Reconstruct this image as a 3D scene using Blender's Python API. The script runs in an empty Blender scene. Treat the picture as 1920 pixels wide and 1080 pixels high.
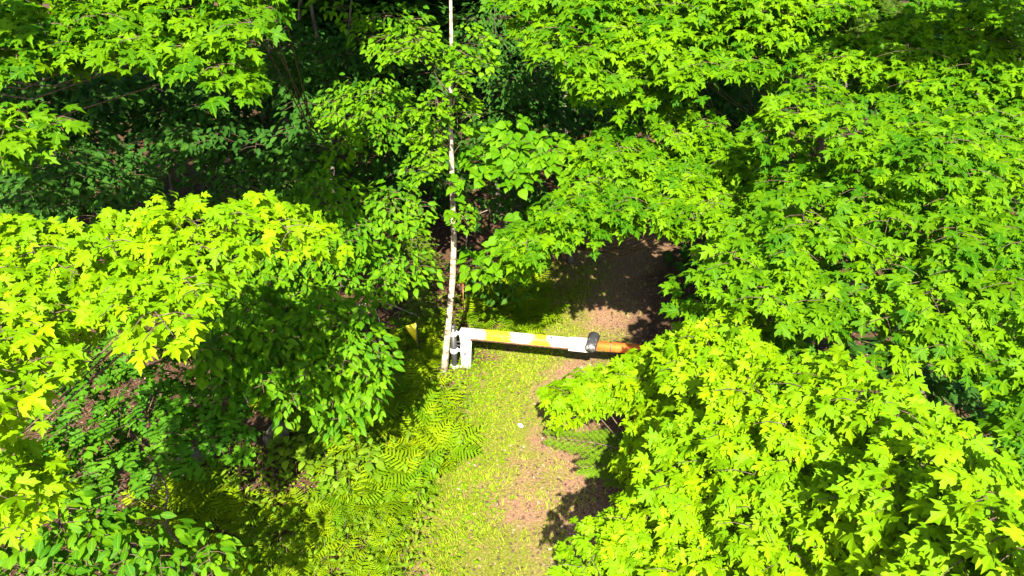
import bpy, math, random, zlib
import numpy as np
from mathutils import Matrix, Vector
random.seed(5)
rng = np.random.default_rng(11)
scn = bpy.context.scene
COL = scn.collection

# ------------------------------------------------------------------ camera
PITCH = math.radians(28.0); CAMZ = 8.0; F = 1280.0
cam_d = bpy.data.cameras.new('camera'); cam_d.lens = 24.0; cam_d.sensor_width = 36.0
cam_d.clip_start = 0.1; cam_d.clip_end = 2000
cam = bpy.data.objects.new('camera', cam_d); COL.objects.link(cam)
cam.location = (0, 0, CAMZ); cam.rotation_euler = (math.pi/2 - PITCH, 0, 0)
scn.camera = cam

# ------------------------------------------------------------------ sky, sun, exposure
SUN_EL, SUN_AZ = 41.0, 2.0          # azimuth of the light's travel, degrees to the right of +Y
w = bpy.data.worlds.new('World'); scn.world = w; w.use_nodes = True
nt = w.node_tree
sky = nt.nodes.new('ShaderNodeTexSky'); sky.sky_type = 'NISHITA'; sky.sun_disc = False
sky.sun_elevation = math.radians(SUN_EL); sky.sun_rotation = math.radians(180 + SUN_AZ)
bg = nt.nodes['Background']; bg.inputs['Strength'].default_value = 0.08
nt.links.new(sky.outputs[0], bg.inputs['Color'])
sd = bpy.data.lights.new('sun', 'SUN'); sd.energy = 5.0; sd.angle = math.radians(0.5); sd.color = (1.0, 0.95, 0.86)
sun = bpy.data.objects.new('sun', sd); COL.objects.link(sun); sun.location = (0, -10, 30)
a, e = math.radians(SUN_AZ), math.radians(SUN_EL)
sun.rotation_euler = Vector((math.sin(a)*math.cos(e), math.cos(a)*math.cos(e), -math.sin(e))).to_track_quat('-Z', 'Y').to_euler()
scn.view_settings.view_transform = 'Standard'; scn.view_settings.look = 'None'
scn.view_settings.exposure = 2.3; scn.view_settings.gamma = 1.0
scn.view_settings.use_curve_mapping = False
scn.render.engine = 'CYCLES'
cy = scn.cycles
cy.max_bounces = 6; cy.diffuse_bounces = 2; cy.glossy_bounces = 2; cy.transmission_bounces = 4
cy.caustics_reflective = False; cy.caustics_refractive = False

# ------------------------------------------------------------------ helpers
FW = np.array((0, math.cos(PITCH), -math.sin(PITCH))); UP = np.array((0, math.sin(PITCH), math.cos(PITCH))); RT = np.array((1.0, 0, 0))
CP = np.array((0, 0, CAMZ))
def ray(px, py): return FW + RT*((px-960)/F) + UP*((540-py)/F)
def at(px, py, depth): return CP + ray(px, py)*depth
def at_y(px, py, y): d = ray(px, py); return CP + d*(y/d[1])
def at_ground(px, py): d = ray(px, py); return CP + d*(-CAMZ/d[2])
def project(P):
    r = np.asarray(P) - CP
    z = r @ FW
    return 960 + F*(r @ RT)/z, 540 - F*(r @ UP)/z, z
def noise2(x, y, s=0):                       # cheap smooth value noise
    x = np.asarray(x, float); y = np.asarray(y, float)
    xi, yi = np.floor(x), np.floor(y); fx, fy = x-xi, y-yi
    fx = fx*fx*(3-2*fx); fy = fy*fy*(3-2*fy)
    def h(i, j):
        v = np.sin(i*127.1 + j*311.7 + s*74.7)*43758.5453
        return v - np.floor(v)
    return (h(xi,yi)*(1-fx)+h(xi+1,yi)*fx)*(1-fy) + (h(xi,yi+1)*(1-fx)+h(xi+1,yi+1)*fx)*fy
def fbm(x, y, s=0): return (noise2(x,y,s)*4 + noise2(x*2.1,y*2.1,s+1)*2 + noise2(x*4.3,y*4.3,s+2))/7
def inpoly(x, y, poly):
    x = np.asarray(x); y = np.asarray(y); ins = np.zeros(x.shape, bool); n = len(poly)
    for i in range(n):
        x0, y0 = poly[i]; x1, y1 = poly[(i+1) % n]
        if y0 == y1: continue
        c = ((y0 > y) != (y1 > y)) & (x < (x1-x0)*(y-y0)/(y1-y0) + x0)
        ins ^= c
    return ins
def mesh_from(name, V, faces=None, loops=None, sizes=None, uv=None, tint=None, smooth=False):
    """faces: list of tuples, or loops+sizes arrays"""
    me = bpy.data.meshes.new(name)
    V = np.asarray(V, np.float32)
    if faces is not None:
        sizes = np.array([len(f) for f in faces], np.int32)
        loops = np.array([i for f in faces for i in f], np.int32)
    me.vertices.add(len(V)); me.vertices.foreach_set('co', V.ravel())
    me.loops.add(len(loops)); me.loops.foreach_set('vertex_index', np.asarray(loops, np.int32))
    me.polygons.add(len(sizes))
    st = np.zeros(len(sizes), np.int32); st[1:] = np.cumsum(sizes)[:-1]
    me.polygons.foreach_set('loop_start', st)
    if smooth: me.polygons.foreach_set('use_smooth', np.ones(len(sizes), bool))
    if uv is not None:
        l = me.uv_layers.new(name='UVMap'); l.data.foreach_set('uv', np.asarray(uv, np.float32)[loops].ravel())
    if tint is not None:
        at_ = me.attributes.new('tint', 'FLOAT', 'POINT'); at_.data.foreach_set('value', np.asarray(tint, np.float32))
    me.update(calc_edges=True)
    return me
def obj(name, me, mat=None, parent=None, loc=None):
    o = bpy.data.objects.new(name, me); COL.objects.link(o)
    if mat is not None and me is not None and len(me.materials) == 0: me.materials.append(mat)
    if parent is not None: o.parent = parent
    if loc is not None: o.location = loc
    return o
def tag(o, label=None, cat=None, group=None, kind=None):
    if label: o['label'] = label
    if cat: o['category'] = cat
    if group: o['group'] = group
    if kind: o['kind'] = kind
    return o
def empty(name, loc, label, cat, group=None):
    o = bpy.data.objects.new(name, None); COL.objects.link(o); o.location = loc; o.empty_display_size = 0.1
    return tag(o, label, cat, group)
class MB:
    def __init__(s): s.v = []; s.f = []
    def add(s, V, Fc):
        b = len(s.v); s.v += [tuple(p) for p in V]; s.f += [tuple(i+b for i in f) for f in Fc]
    def tube(s, path, radii, n=6, cap=True, jit=0.0):
        path = [np.asarray(p, float) for p in path]; k = len(path)
        V = []; Fc = []
        ref = np.array((0.31, 0.9, 0.2))
        for i, p in enumerate(path):
            t = path[min(i+1,k-1)] - path[max(i-1,0)]; t = t/(np.linalg.norm(t)+1e-9)
            u = np.cross(t, ref); u /= np.linalg.norm(u)+1e-9; v = np.cross(t, u)
            for j in range(n):
                an = 2*math.pi*j/n; r = radii[i]*(1+jit*(random.random()-.5))
                V.append(p + u*math.cos(an)*r + v*math.sin(an)*r)
        for i in range(k-1):
            for j in range(n):
                Fc.append((i*n+j, i*n+(j+1)%n, (i+1)*n+(j+1)%n, (i+1)*n+j))
        if cap:
            Fc.append(tuple(reversed(range(n)))); Fc.append(tuple((k-1)*n+j for j in range(n)))
        s.add(V, Fc)
    def box(s, c, X, Y, Z, hx, hy, hz, bev=0.0):
        c = np.asarray(c, float); X, Y, Z = [np.asarray(q, float) for q in (X, Y, Z)]
        V = []
        for sz in (-1, 1):
            for (sx, sy, bx, by) in ((-1,-1,1,0),(-1,-1,0,1),(1,-1,0,1),(1,-1,1,0),(1,1,1,0),(1,1,0,1),(-1,1,0,1),(-1,1,1,0)):
                pass
        if bev <= 0:
            V = [c + X*hx*sx + Y*hy*sy + Z*hz*sz for sz in (-1,1) for (sx,sy) in ((-1,-1),(1,-1),(1,1),(-1,1))]
            s.add(V, [(3,2,1,0),(4,5,6,7),(0,1,5,4),(1,2,6,5),(2,3,7,6),(3,0,4,7)])
        else:                                     # chamfered along the X axis
            pr = [(-hy+bev,-hz),(hy-bev,-hz),(hy,-hz+bev),(hy,hz-bev),(hy-bev,hz),(-hy+bev,hz),(-hy,hz-bev),(-hy,-hz+bev)]
            V = [c + X*hx*sx + Y*p + Z*q for sx in (-1,1) for (p,q) in pr]
            Fc = [(i, (i+1)%8, 8+(i+1)%8, 8+i) for i in range(8)] + [tuple(reversed(range(8))), tuple(range(8,16))]
            s.add(V, Fc)
    def build(s, name, mat, parent=None, smooth=False):
        V = np.array(s.v, float)
        if parent is not None: V = V - np.array(parent.location)
        me = mesh_from(name, V, s.f, smooth=smooth)
        return obj(name, me, mat, parent)

# ------------------------------------------------------------------ materials
def new_mat(name):
    m = bpy.data.materials.new(name); m.use_nodes = True
    n = m.node_tree.nodes; n.clear()
    return m, n, m.node_tree.links
def N(n, t, **kw):
    x = n.new(t)
    for k, v in kw.items():
        if hasattr(x, k): setattr(x, k, v)
        else: x.inputs[k].default_value = v
    return x
def ramp(n, stops):
    r = n.new('ShaderNodeValToRGB'); cr = r.color_ramp
    while len(cr.elements) < len(stops): cr.elements.new(0.5)
    for el, (p, c) in zip(cr.elements, stops): el.position = p; el.color = (*c, 1)
    return r
def leaf_mat(name, dark, light, trans, tf=0.35, rough=0.6, spec=0.08, vein=0.5):
    m, n, L = new_mat(name)
    out = N(n, 'ShaderNodeOutputMaterial'); mix = N(n, 'ShaderNodeMixShader'); mix.inputs[0].default_value = tf
    p = N(n, 'ShaderNodeBsdfPrincipled'); p.inputs['Roughness'].default_value = rough; p.inputs['Specular IOR Level'].default_value = spec
    t = N(n, 'ShaderNodeBsdfTranslucent')
    at_ = N(n, 'ShaderNodeAttribute', attribute_name='tint')
    geo = N(n, 'ShaderNodeNewGeometry'); oi = N(n, 'ShaderNodeObjectInfo')
    ns = N(n, 'ShaderNodeTexNoise'); ns.inputs['Scale'].default_value = 1.1; L.new(geo.outputs['Position'], ns.inputs['Vector'])
    add = N(n, 'ShaderNodeMath', operation='ADD'); L.new(at_.outputs['Fac'], add.inputs[0]); 
    ns2 = N(n, 'ShaderNodeMath', operation='MULTIPLY_ADD'); L.new(ns.outputs['Fac'], ns2.inputs[0]); ns2.inputs[1].default_value = 0.9; ns2.inputs[2].default_value = -0.45
    L.new(ns2.outputs[0], add.inputs[1])
    add2 = N(n, 'ShaderNodeMath', operation='MULTIPLY_ADD'); L.new(oi.outputs['Random'], add2.inputs[0]); add2.inputs[1].default_value = 0.25; L.new(add.outputs[0], add2.inputs[2])
    cr = ramp(n, [(0.0, dark), (1.0, light)]); L.new(add2.outputs[0], cr.inputs[0])
    # veins and fine blotches on the blade
    uv = N(n, 'ShaderNodeUVMap'); sep = N(n, 'ShaderNodeSeparateXYZ'); L.new(uv.outputs[0], sep.inputs[0])
    ab = N(n, 'ShaderNodeMath', operation='ABSOLUTE'); L.new(sep.outputs[0], ab.inputs[0])
    v1 = N(n, 'ShaderNodeMath', operation='LESS_THAN'); L.new(ab.outputs[0], v1.inputs[0]); v1.inputs[1].default_value = 0.022
    s1 = N(n, 'ShaderNodeMath', operation='MULTIPLY_ADD'); L.new(ab.outputs[0], s1.inputs[0]); s1.inputs[1].default_value = -1.0; L.new(sep.outputs[1], s1.inputs[2])
    sc = N(n, 'ShaderNodeMath', operation='MULTIPLY'); L.new(s1.outputs[0], sc.inputs[0]); sc.inputs[1].default_value = 6.0
    fr = N(n, 'ShaderNodeMath', operation='FRACT'); L.new(sc.outputs[0], fr.inputs[0])
    v2 = N(n, 'ShaderNodeMath', operation='LESS_THAN'); L.new(fr.outputs[0], v2.inputs[0]); v2.inputs[1].default_value = 0.16
    v3 = N(n, 'ShaderNodeMath', operation='MULTIPLY'); L.new(v2.outputs[0], v3.inputs[0]); v3.inputs[1].default_value = 0.45
    vm = N(n, 'ShaderNodeMath', operation='MAXIMUM'); L.new(v1.outputs[0], vm.inputs[0]); L.new(v3.outputs[0], vm.inputs[1])
    vs = N(n, 'ShaderNodeMath', operation='MULTIPLY'); L.new(vm.outputs[0], vs.inputs[0]); vs.inputs[1].default_value = vein
    bl = N(n, 'ShaderNodeMixRGB', blend_type='MIX'); L.new(vs.outputs[0], bl.inputs[0]); L.new(cr.outputs[0], bl.inputs[1])
    bl.inputs[2].default_value = (min(1,light[0]*1.25), min(1,light[1]*1.15), light[2]*1.5, 1)
    L.new(bl.outputs[0], p.inputs['Base Color'])
    t.inputs['Color'].default_value = (*trans, 1)
    L.new(p.outputs[0], mix.inputs[1]); L.new(t.outputs[0], mix.inputs[2]); L.new(mix.outputs[0], out.inputs[0])
    return m
M = {}
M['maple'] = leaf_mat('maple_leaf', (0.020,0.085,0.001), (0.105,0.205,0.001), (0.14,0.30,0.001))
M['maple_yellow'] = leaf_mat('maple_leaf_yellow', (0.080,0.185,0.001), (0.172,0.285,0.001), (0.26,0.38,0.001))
M['oak'] = leaf_mat('oak_leaf', (0.020,0.085,0.002), (0.060,0.150,0.004), (0.07,0.20,0.002), 0.28, 0.6, 0.08)
M['beech'] = leaf_mat('beech_leaf', (0.025,0.10,0.002), (0.095,0.20,0.002), (0.12,0.28,0.001))
M['shade'] = leaf_mat('shade_darkened_leaf', (0.014,0.055,0.006), (0.036,0.10,0.008), (0.045,0.14,0.005))  # leaf green darkened in its colour to deepen the shade of the woods
M['bass'] = leaf_mat('basswood_leaf', (0.040,0.13,0.001), (0.090,0.19,0.002), (0.12,0.28,0.001))
M['birch_leaf'] = leaf_mat('birch_leaf', (0.040,0.12,0.001), (0.10,0.20,0.002), (0.13,0.28,0.001))
M['fern'] = leaf_mat('fern_frond', (0.060,0.15,0.002), (0.19,0.25,0.002), (0.2,0.3,0.002), 0.3, vein=0.0)
M['herb'] = leaf_mat('herb_leaf', (0.07,0.15,0.006), (0.13,0.20,0.008), (0.2,0.3,0.006), 0.3)
M['needle'] = leaf_mat('conifer_needles', (0.022,0.06,0.008), (0.07,0.12,0.010), (0.06,0.12,0.006), 0.15, vein=0.0)
M['grass'] = leaf_mat('grass_blade', (0.08,0.165,0.002), (0.225,0.275,0.014), (0.2,0.27,0.02), 0.25, vein=0.0)
M['cover'] = leaf_mat('ground_cover_leaf', (0.065,0.155,0.002), (0.16,0.25,0.003), (0.2,0.32,0.002), 0.25, vein=0.0)

def bark_mat(name, c1, c2, c3, scale=9.0, stretch=(1,1,0.25), rough=0.85):
    m, n, L = new_mat(name)
    out = N(n, 'ShaderNodeOutputMaterial'); p = N(n, 'ShaderNodeBsdfPrincipled'); p.inputs['Roughness'].default_value = rough; p.inputs['Specular IOR Level'].default_value = 0.15
    tc = N(n, 'ShaderNodeTexCoord'); mp = N(n, 'ShaderNodeMapping'); mp.inputs['Scale'].default_value = stretch; L.new(tc.outputs['Object'], mp.inputs['Vector'])
    ns = N(n, 'ShaderNodeTexNoise'); ns.inputs['Scale'].default_value = scale; ns.inputs['Detail'].default_value = 6; L.new(mp.outputs[0], ns.inputs['Vector'])
    cr = ramp(n, [(0.32, c1), (0.5, c2), (0.68, c3)]); L.new(ns.outputs['Fac'], cr.inputs[0]); L.new(cr.outputs[0], p.inputs['Base Color'])
    bp = N(n, 'ShaderNodeBump'); bp.inputs['Strength'].default_value = 0.5; bp.inputs['Distance'].default_value = 0.02; L.new(ns.outputs['Fac'], bp.inputs['Height']); L.new(bp.outputs[0], p.inputs['Normal'])
    L.new(p.outputs[0], out.inputs[0]); return m
M['bark'] = bark_mat('grey_bark', (0.035,0.027,0.02), (0.085,0.068,0.05), (0.17,0.14,0.11))
M['twig'] = bark_mat('twig_bark', (0.04,0.027,0.015), (0.08,0.052,0.03), (0.13,0.095,0.06), 20)
M['pale_bark'] = bark_mat('pale_slender_bark', (0.10,0.075,0.045), (0.30,0.24,0.17), (0.42,0.36,0.28), 7.0, (1,1,2.2))
M['dead'] = bark_mat('dead_branch', (0.14,0.10,0.07), (0.26,0.21,0.16), (0.4,0.34,0.28), 14)
M['rock'] = bark_mat('mossy_rock', (0.05,0.045,0.022), (0.15,0.12,0.08), (0.27,0.23,0.17), 5.0, (1,1,1))

def ground_mat():
    m, n, L = new_mat('forest_ground')
    out = N(n, 'ShaderNodeOutputMaterial'); p = N(n, 'ShaderNodeBsdfPrincipled'); p.inputs['Roughness'].default_value = 0.95; p.inputs['Specular IOR Level'].default_value = 0.1
    geo = N(n, 'ShaderNodeNewGeometry')
    n1 = N(n, 'ShaderNodeTexNoise'); n1.inputs['Scale'].default_value = 26; n1.inputs['Detail'].default_value = 8; n1.inputs['Roughness'].default_value = 0.75; L.new(geo.outputs['Position'], n1.inputs['Vector'])
    n2 = N(n, 'ShaderNodeTexNoise'); n2.inputs['Scale'].default_value = 4.5; n2.inputs['Detail'].default_value = 9; n2.inputs['Roughness'].default_value = 0.72; L.new(geo.outputs['Position'], n2.inputs['Vector'])
    vo = N(n, 'ShaderNodeTexVoronoi'); vo.inputs['Scale'].default_value = 22; L.new(geo.outputs['Position'], vo.inputs['Vector'])
    tr = N(n, 'ShaderNodeAttribute', attribute_name='trail'); gr = N(n, 'ShaderNodeAttribute', attribute_name='green')
    litter = ramp(n, [(0.25,(0.022,0.012,0.007)), (0.5,(0.062,0.034,0.019)), (0.75,(0.14,0.085,0.05))]); L.new(n1.outputs['Fac'], litter.inputs[0])
    lv = N(n, 'ShaderNodeMixRGB', blend_type='MULTIPLY'); lv.inputs[0].default_value = 0.6; L.new(litter.outputs[0], lv.inputs[1]); 
    vr = ramp(n, [(0.0,(0.55,0.5,0.45)), (0.5,(1.0,0.95,0.85)), (1.0,(1.5,1.25,1.0))]); sv = N(n, 'ShaderNodeSeparateXYZ'); L.new(vo.outputs['Color'], sv.inputs[0]); L.new(sv.outputs[0], vr.inputs[0]); L.new(vr.outputs[0], lv.inputs[2])
    dirt = ramp(n, [(0.25,(0.05,0.024,0.012)), (0.5,(0.19,0.105,0.055)), (0.75,(0.35,0.225,0.135))]); L.new(n1.outputs['Fac'], dirt.inputs[0])
    moss = ramp(n, [(0.25,(0.035,0.045,0.005)), (0.5,(0.115,0.125,0.012)), (0.75,(0.25,0.215,0.05))]); L.new(n1.outputs['Fac'], moss.inputs[0])
    def perturb(src, k):
        q = N(n, 'ShaderNodeMath', operation='MULTIPLY_ADD'); L.new(n2.outputs['Fac'], q.inputs[0]); q.inputs[1].default_value = k; L.new(src, q.inputs[2])
        r = ramp(n, [(max(0,0.35+k*0.5-0.28),(0,0,0)), (0.35+k*0.5+0.30,(1,1,1))]); L.new(q.outputs[0], r.inputs[0]); return r.outputs[0]
    m1 = N(n, 'ShaderNodeMixRGB'); L.new(perturb(tr.outputs['Fac'], 0.9), m1.inputs[0]); L.new(lv.outputs[0], m1.inputs[1]); L.new(dirt.outputs[0], m1.inputs[2])
    m2 = N(n, 'ShaderNodeMixRGB'); L.new(perturb(gr.outputs['Fac'], 1.1), m2.inputs[0]); L.new(m1.outputs[0], m2.inputs[1]); L.new(moss.outputs[0], m2.inputs[2])
    L.new(m2.outputs[0], p.inputs['Base Color'])
    bp = N(n, 'ShaderNodeBump'); bp.inputs['Strength'].default_value = 0.8; bp.inputs['Distance'].default_value = 0.03; L.new(n1.outputs['Fac'], bp.inputs['Height']); L.new(bp.outputs[0], p.inputs['Normal'])
    L.new(p.outputs[0], out.inputs[0]); return m
M['ground'] = ground_mat()
def paint_mat(name, base, worn, amount=0.62, rough=0.5, metal=0.0, scale=14):
    m, n, L = new_mat(name)
    out = N(n, 'ShaderNodeOutputMaterial'); p = N(n, 'ShaderNodeBsdfPrincipled'); p.inputs['Roughness'].default_value = rough; p.inputs['Metallic'].default_value = metal
    tc = N(n, 'ShaderNodeTexCoord'); ns = N(n, 'ShaderNodeTexNoise'); ns.inputs['Scale'].default_value = scale; ns.inputs['Detail'].default_value = 7; L.new(tc.outputs['Object'], ns.inputs['Vector'])
    cr = ramp(n, [(amount, base), (amount+0.06, worn)]); L.new(ns.outputs['Fac'], cr.inputs[0]); L.new(cr.outputs[0], p.inputs['Base Color'])
    L.new(p.outputs[0], out.inputs[0]); return m
def bar_mat():
    m, n, L = new_mat('white_and_yellow_painted_beam')
    out = N(n, 'ShaderNodeOutputMaterial'); p = N(n, 'ShaderNodeBsdfPrincipled'); p.inputs['Roughness'].default_value = 0.5
    uv = N(n, 'ShaderNodeUVMap'); sep = N(n, 'ShaderNodeSeparateXYZ'); L.new(uv.outputs[0], sep.inputs[0])
    tc = N(n, 'ShaderNodeTexCoord'); ns = N(n, 'ShaderNodeTexNoise'); ns.inputs['Scale'].default_value = 3.0; L.new(tc.outputs['Object'], ns.inputs['Vector'])
    ad = N(n, 'ShaderNodeMath', operation='MULTIPLY_ADD'); L.new(ns.outputs['Fac'], ad.inputs[0]); ad.inputs[1].default_value = 0.16; L.new(sep.outputs[0], ad.inputs[2])
    W = (0.80,0.76,0.68); Y = (0.78,0.66,0.01)
    cr = ramp(n, [(0.0,W), (0.24,W), (0.31,Y), (0.48,Y), (0.56,W), (0.60,W), (0.67,Y), (0.78,Y), (0.85,W)]); L.new(ad.outputs[0], cr.inputs[0])
    n3 = N(n, 'ShaderNodeTexNoise'); n3.inputs['Scale'].default_value = 30; n3.inputs['Detail'].default_value = 6; L.new(tc.outputs['Object'], n3.inputs['Vector'])
    r3 = ramp(n, [(0.57,(0,0,0)), (0.66,(1,1,1))]); L.new(n3.outputs['Fac'], r3.inputs[0])
    mx = N(n, 'ShaderNodeMixRGB'); L.new(r3.outputs[0], mx.inputs[0]); L.new(cr.outputs[0], mx.inputs[1]); mx.inputs[2].default_value = (0.35,0.22,0.1,1)
    L.new(mx.outputs[0], p.inputs['Base Color']); L.new(p.outputs[0], out.inputs[0]); return m
M['beam'] = bar_mat()
M['white'] = paint_mat('white_gate_paint', (0.80,0.76,0.70), (0.40,0.28,0.16), 0.64)
M['rust_and_shade'] = paint_mat('rust_and_shade_brown', (0.10,0.045,0.022), (0.20,0.09,0.04), 0.5, 0.8)  # rust of the joint, and the brown standing in for the beam's shadow
M['orange'] = paint_mat('orange_gate_paint', (0.62,0.13,0.018), (0.34,0.09,0.02), 0.60, 0.55)
M['pipe'] = paint_mat('dark_grey_steel', (0.04,0.039,0.038), (0.16,0.14,0.12), 0.62, 0.5, 0.3)
M['scuffed'] = paint_mat('scuffed_steel', (0.07,0.064,0.058), (0.24,0.21,0.18), 0.5, 0.6)
M['flag'] = paint_mat('yellow_plastic', (0.70,0.56,0.01), (0.6,0.5,0.02), 0.7)
M['stake'] = paint_mat('orange_brown_stake', (0.40,0.17,0.03), (0.25,0.10,0.03), 0.6)

# ------------------------------------------------------------------ the ground and the trail
TRAIL = [at_ground(*q) for q in ((905,1300),(930,1080),(965,900),(995,780),(1030,680),(1075,600),(1130,510),(1185,430),(1215,395))]
TRAIL = np.array([(p[0], p[1]) for p in TRAIL] + [(5.2, 21), (8, 30), (12, 45)])
def trail_dist(x, y):
    d = np.full(np.shape(x), 1e9)
    for i in range(len(TRAIL)-1):
        a0, b0 = TRAIL[i], TRAIL[i+1]; ab = b0-a0
        t = np.clip(((x-a0[0])*ab[0]+(y-a0[1])*ab[1])/(ab@ab), 0, 1)
        d = np.minimum(d, np.hypot(x-(a0[0]+t*ab[0]), y-(a0[1]+t*ab[1])))
    return d
def trail_side(x, y):                       # signed offset to the right of the centre line
    cx = np.interp(y, TRAIL[:,1], TRAIL[:,0]); return x - cx
def gz(x, y):
    x = np.asarray(x, float); y = np.asarray(y, float)
    td = trail_dist(x, y)
    amp = np.clip((td-0.9)/1.5, 0, 1)
    h = amp*(fbm(x*0.45, y*0.45, 3)*0.45 - 0.12) + 0.03*fbm(x*2.2, y*2.2, 5)
    h = h + np.clip(-x-3.0, 0, 12)*0.05*amp
    far = np.hypot(x, y-10); h = np.where(far > 40, h*np.exp(-(far-40)/40) , h)
    return h - 0.02
def build_ground():
    xs = np.concatenate([[-400,-250,-140,-80,-48,-30,-20], np.arange(-14,14.01,0.2), [20,30,48,80,140,250,400]])
    ys = np.concatenate([[-300,-120,-50,-20,-8,-2], np.arange(1,26.01,0.2), np.arange(27,42,1.5), [50,70,110,180,300,500]])
    X, Y = np.meshgrid(xs, ys); Z = gz(X, Y)
    V = np.stack([X.ravel(), Y.ravel(), Z.ravel()], 1)
    nx, ny = len(xs), len(ys)
    td = trail_dist(X, Y); sd_ = trail_side(X, Y)
    wob = fbm(X*1.1, Y*1.1, 9)-0.5
    tr = np.clip(1.3 - np.abs(td + wob*0.9)/1.25, 0, 1)
    gr = np.clip(0.75 - np.abs(sd_+0.55)/2.3, 0, 1)*1.15 + np.clip((fbm(X*0.8, Y*0.8, 21)-0.5)*0.8, -0.3, 0.3)
    gr = gr*0.85 + 0.9*(fbm(X*1.7,Y*1.7,88)-0.5) - 0.17 - 0.22*np.clip((sd_+0.3)/0.5,0,1) + (0.05+0.30*noise2(X*1.4,Y*1.4,77))*np.exp(-((sd_-0.22)/0.36)**2) + 0.42*np.exp(-((sd_-1.15)/0.6)**2)
    gr = np.where(Y > 14.0, gr*np.clip(1-(Y-14.0)/4, 0.25, 1), gr)
    on = ((tr + 0.15*(fbm(X*3, Y*3, 4)-0.5)) > 0.45)
    quads = []; trq = []
    for j in range(ny-1):
        for i in range(nx-1):
            q = (j*nx+i, j*nx+i+1, (j+1)*nx+i+1, (j+1)*nx+i)
            (trq if on[j, i] and Y[j,i] > -2 and Y[j,i] < 30 else quads).append(q)
    for nm, qs in (('ground', quads), ('trail', trq)):
        used = np.unique(np.array(qs).ravel()); mp = -np.ones(len(V), int); mp[used] = np.arange(len(used))
        me = mesh_from(nm, V[used], loops=mp[np.array(qs).ravel()], sizes=np.full(len(qs), 4), smooth=True)
        for an, arr in (('trail', tr), ('green', gr)):
            a_ = me.attributes.new(an, 'FLOAT', 'POINT'); a_.data.foreach_set('value', arr.ravel()[used].astype(np.float32))
        tag(obj(nm, me, M['ground']), kind='structure')
build_ground()

# ------------------------------------------------------------------ leaf shapes (metre-free, one unit long, tip on +Y, face up)
MAPLE = [(0.0,0.03),(0.12,-0.05),(0.27,-0.04),(0.44,0.04),(0.30,0.13),(0.25,0.22),(0.43,0.29),(0.66,0.58),(0.43,0.52),(0.36,0.66),(0.13,0.49),(0.16,0.61),(0.26,0.79),(0.12,0.84),(0.0,1.10)]
MAPLE2 = [(0.0,0.02),(0.14,-0.08),(0.24,-0.02),(0.36,0.10),(0.24,0.18),(0.26,0.24),(0.50,0.28),(0.60,0.50),(0.40,0.50),(0.32,0.58),(0.15,0.46),(0.18,0.62),(0.22,0.74),(0.10,0.80),(0.0,1.02)]
OAK = [(0.0,0.0),(0.05,0.10),(0.16,0.14),(0.22,0.24),(0.09,0.27),(0.10,0.34),(0.30,0.42),(0.34,0.54),(0.12,0.50),(0.13,0.60),(0.30,0.74),(0.26,0.82),(0.12,0.80),(0.09,0.92),(0.0,1.0)]
ELL = [(0.0,0.0),(0.13,0.12),(0.22,0.32),(0.235,0.48),(0.18,0.70),(0.08,0.88),(0.0,1.0)]
HEART = [(0.0,0.06),(0.14,-0.02),(0.30,0.06),(0.40,0.26),(0.38,0.48),(0.25,0.70),(0.09,0.90),(0.0,1.0)]
def leaf_shape(half, centre, curl, fold, droop, seed):
    r = random.Random(seed)
    pts = [(x, y) for x, y in half] + [(-x, y) for x, y in reversed(half[1:-1])]
    pts = [(x*(1+r.uniform(-.08,.08)), y+r.uniform(-.015,.015)) for x, y in pts]
    if centre is not None:
        P = [(0, centre)] + pts
        f = [(0, i+1, (i+1) % len(pts) + 1) for i in range(len(pts))]
    else:                                          # strip along a midrib
        k = len(half); mid = [(0, half[i][1]) for i in range(1, k-1)]
        P = pts + mid; nb = len(pts); f = []
        for i in range(k-1):
            rA, rB = i, i+1
            mA = 0 if i == 0 else nb+i-1
            mB = k-1 if i+1 == k-1 else nb+i
            lA = 0 if i == 0 else nb-i
            lB = k-1 if i+1 == k-1 else nb-i-1
            q = []
            for z in (mA, rA, rB, mB):
                if z not in q: q.append(z)
            f.append(tuple(q)); q = []
            for z in (mB, lB, lA, mA):
                if z not in q: q.append(z)
            f.append(tuple(q))
    V = []
    tw = r.uniform(-.18, .18)
    for x, y in P:
        rr = math.hypot(x, y-0.35)
        z = fold*abs(x) - droop*max(0, y-0.3)**2 - curl*rr*rr + tw*x*y + r.uniform(-.02,.02)
        V.append((x, y, z))
    return np.array(V), f, np.array(P)
NV = 6
SHAPES = {}
for sp, (hf, ce) in {'maple':(MAPLE,0.32), 'oak':(OAK,None), 'ell':(ELL,None), 'heart':(HEART,None)}.items():
    SHAPES[sp] = []
    for k in range(NV):
        h = MAPLE2 if (sp == 'maple' and k % 2) else hf
        SHAPES[sp].append(leaf_shape(h, ce, random.uniform(0.05,0.42), random.uniform(-0.15,0.30), random.uniform(0.1,0.6), k+17))
LOW = (np.array([(0,0,0),(0.45,0.1,-.05),(0.62,0.58,-.1),(0.2,0.55,0),(0,1.08,-.15),(-0.2,0.55,0),(-0.62,0.58,-.1),(-0.45,0.1,-.05)]),
       [(0,1,3),(1,2,3),(0,3,5),(3,4,5),(0,5,7),(5,6,7)], None)
def frames(D, Nn):
    """rotation matrices (n,3,3) with columns X,Y(dir),Z(normal)"""
    Y = D/np.linalg.norm(D, axis=1, keepdims=True)
    X = np.cross(Y, Nn); X /= np.linalg.norm(X, axis=1, keepdims=True)+1e-9
    Z = np.cross(X, Y)
    return np.stack([X, Y, Z], 2)
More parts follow.
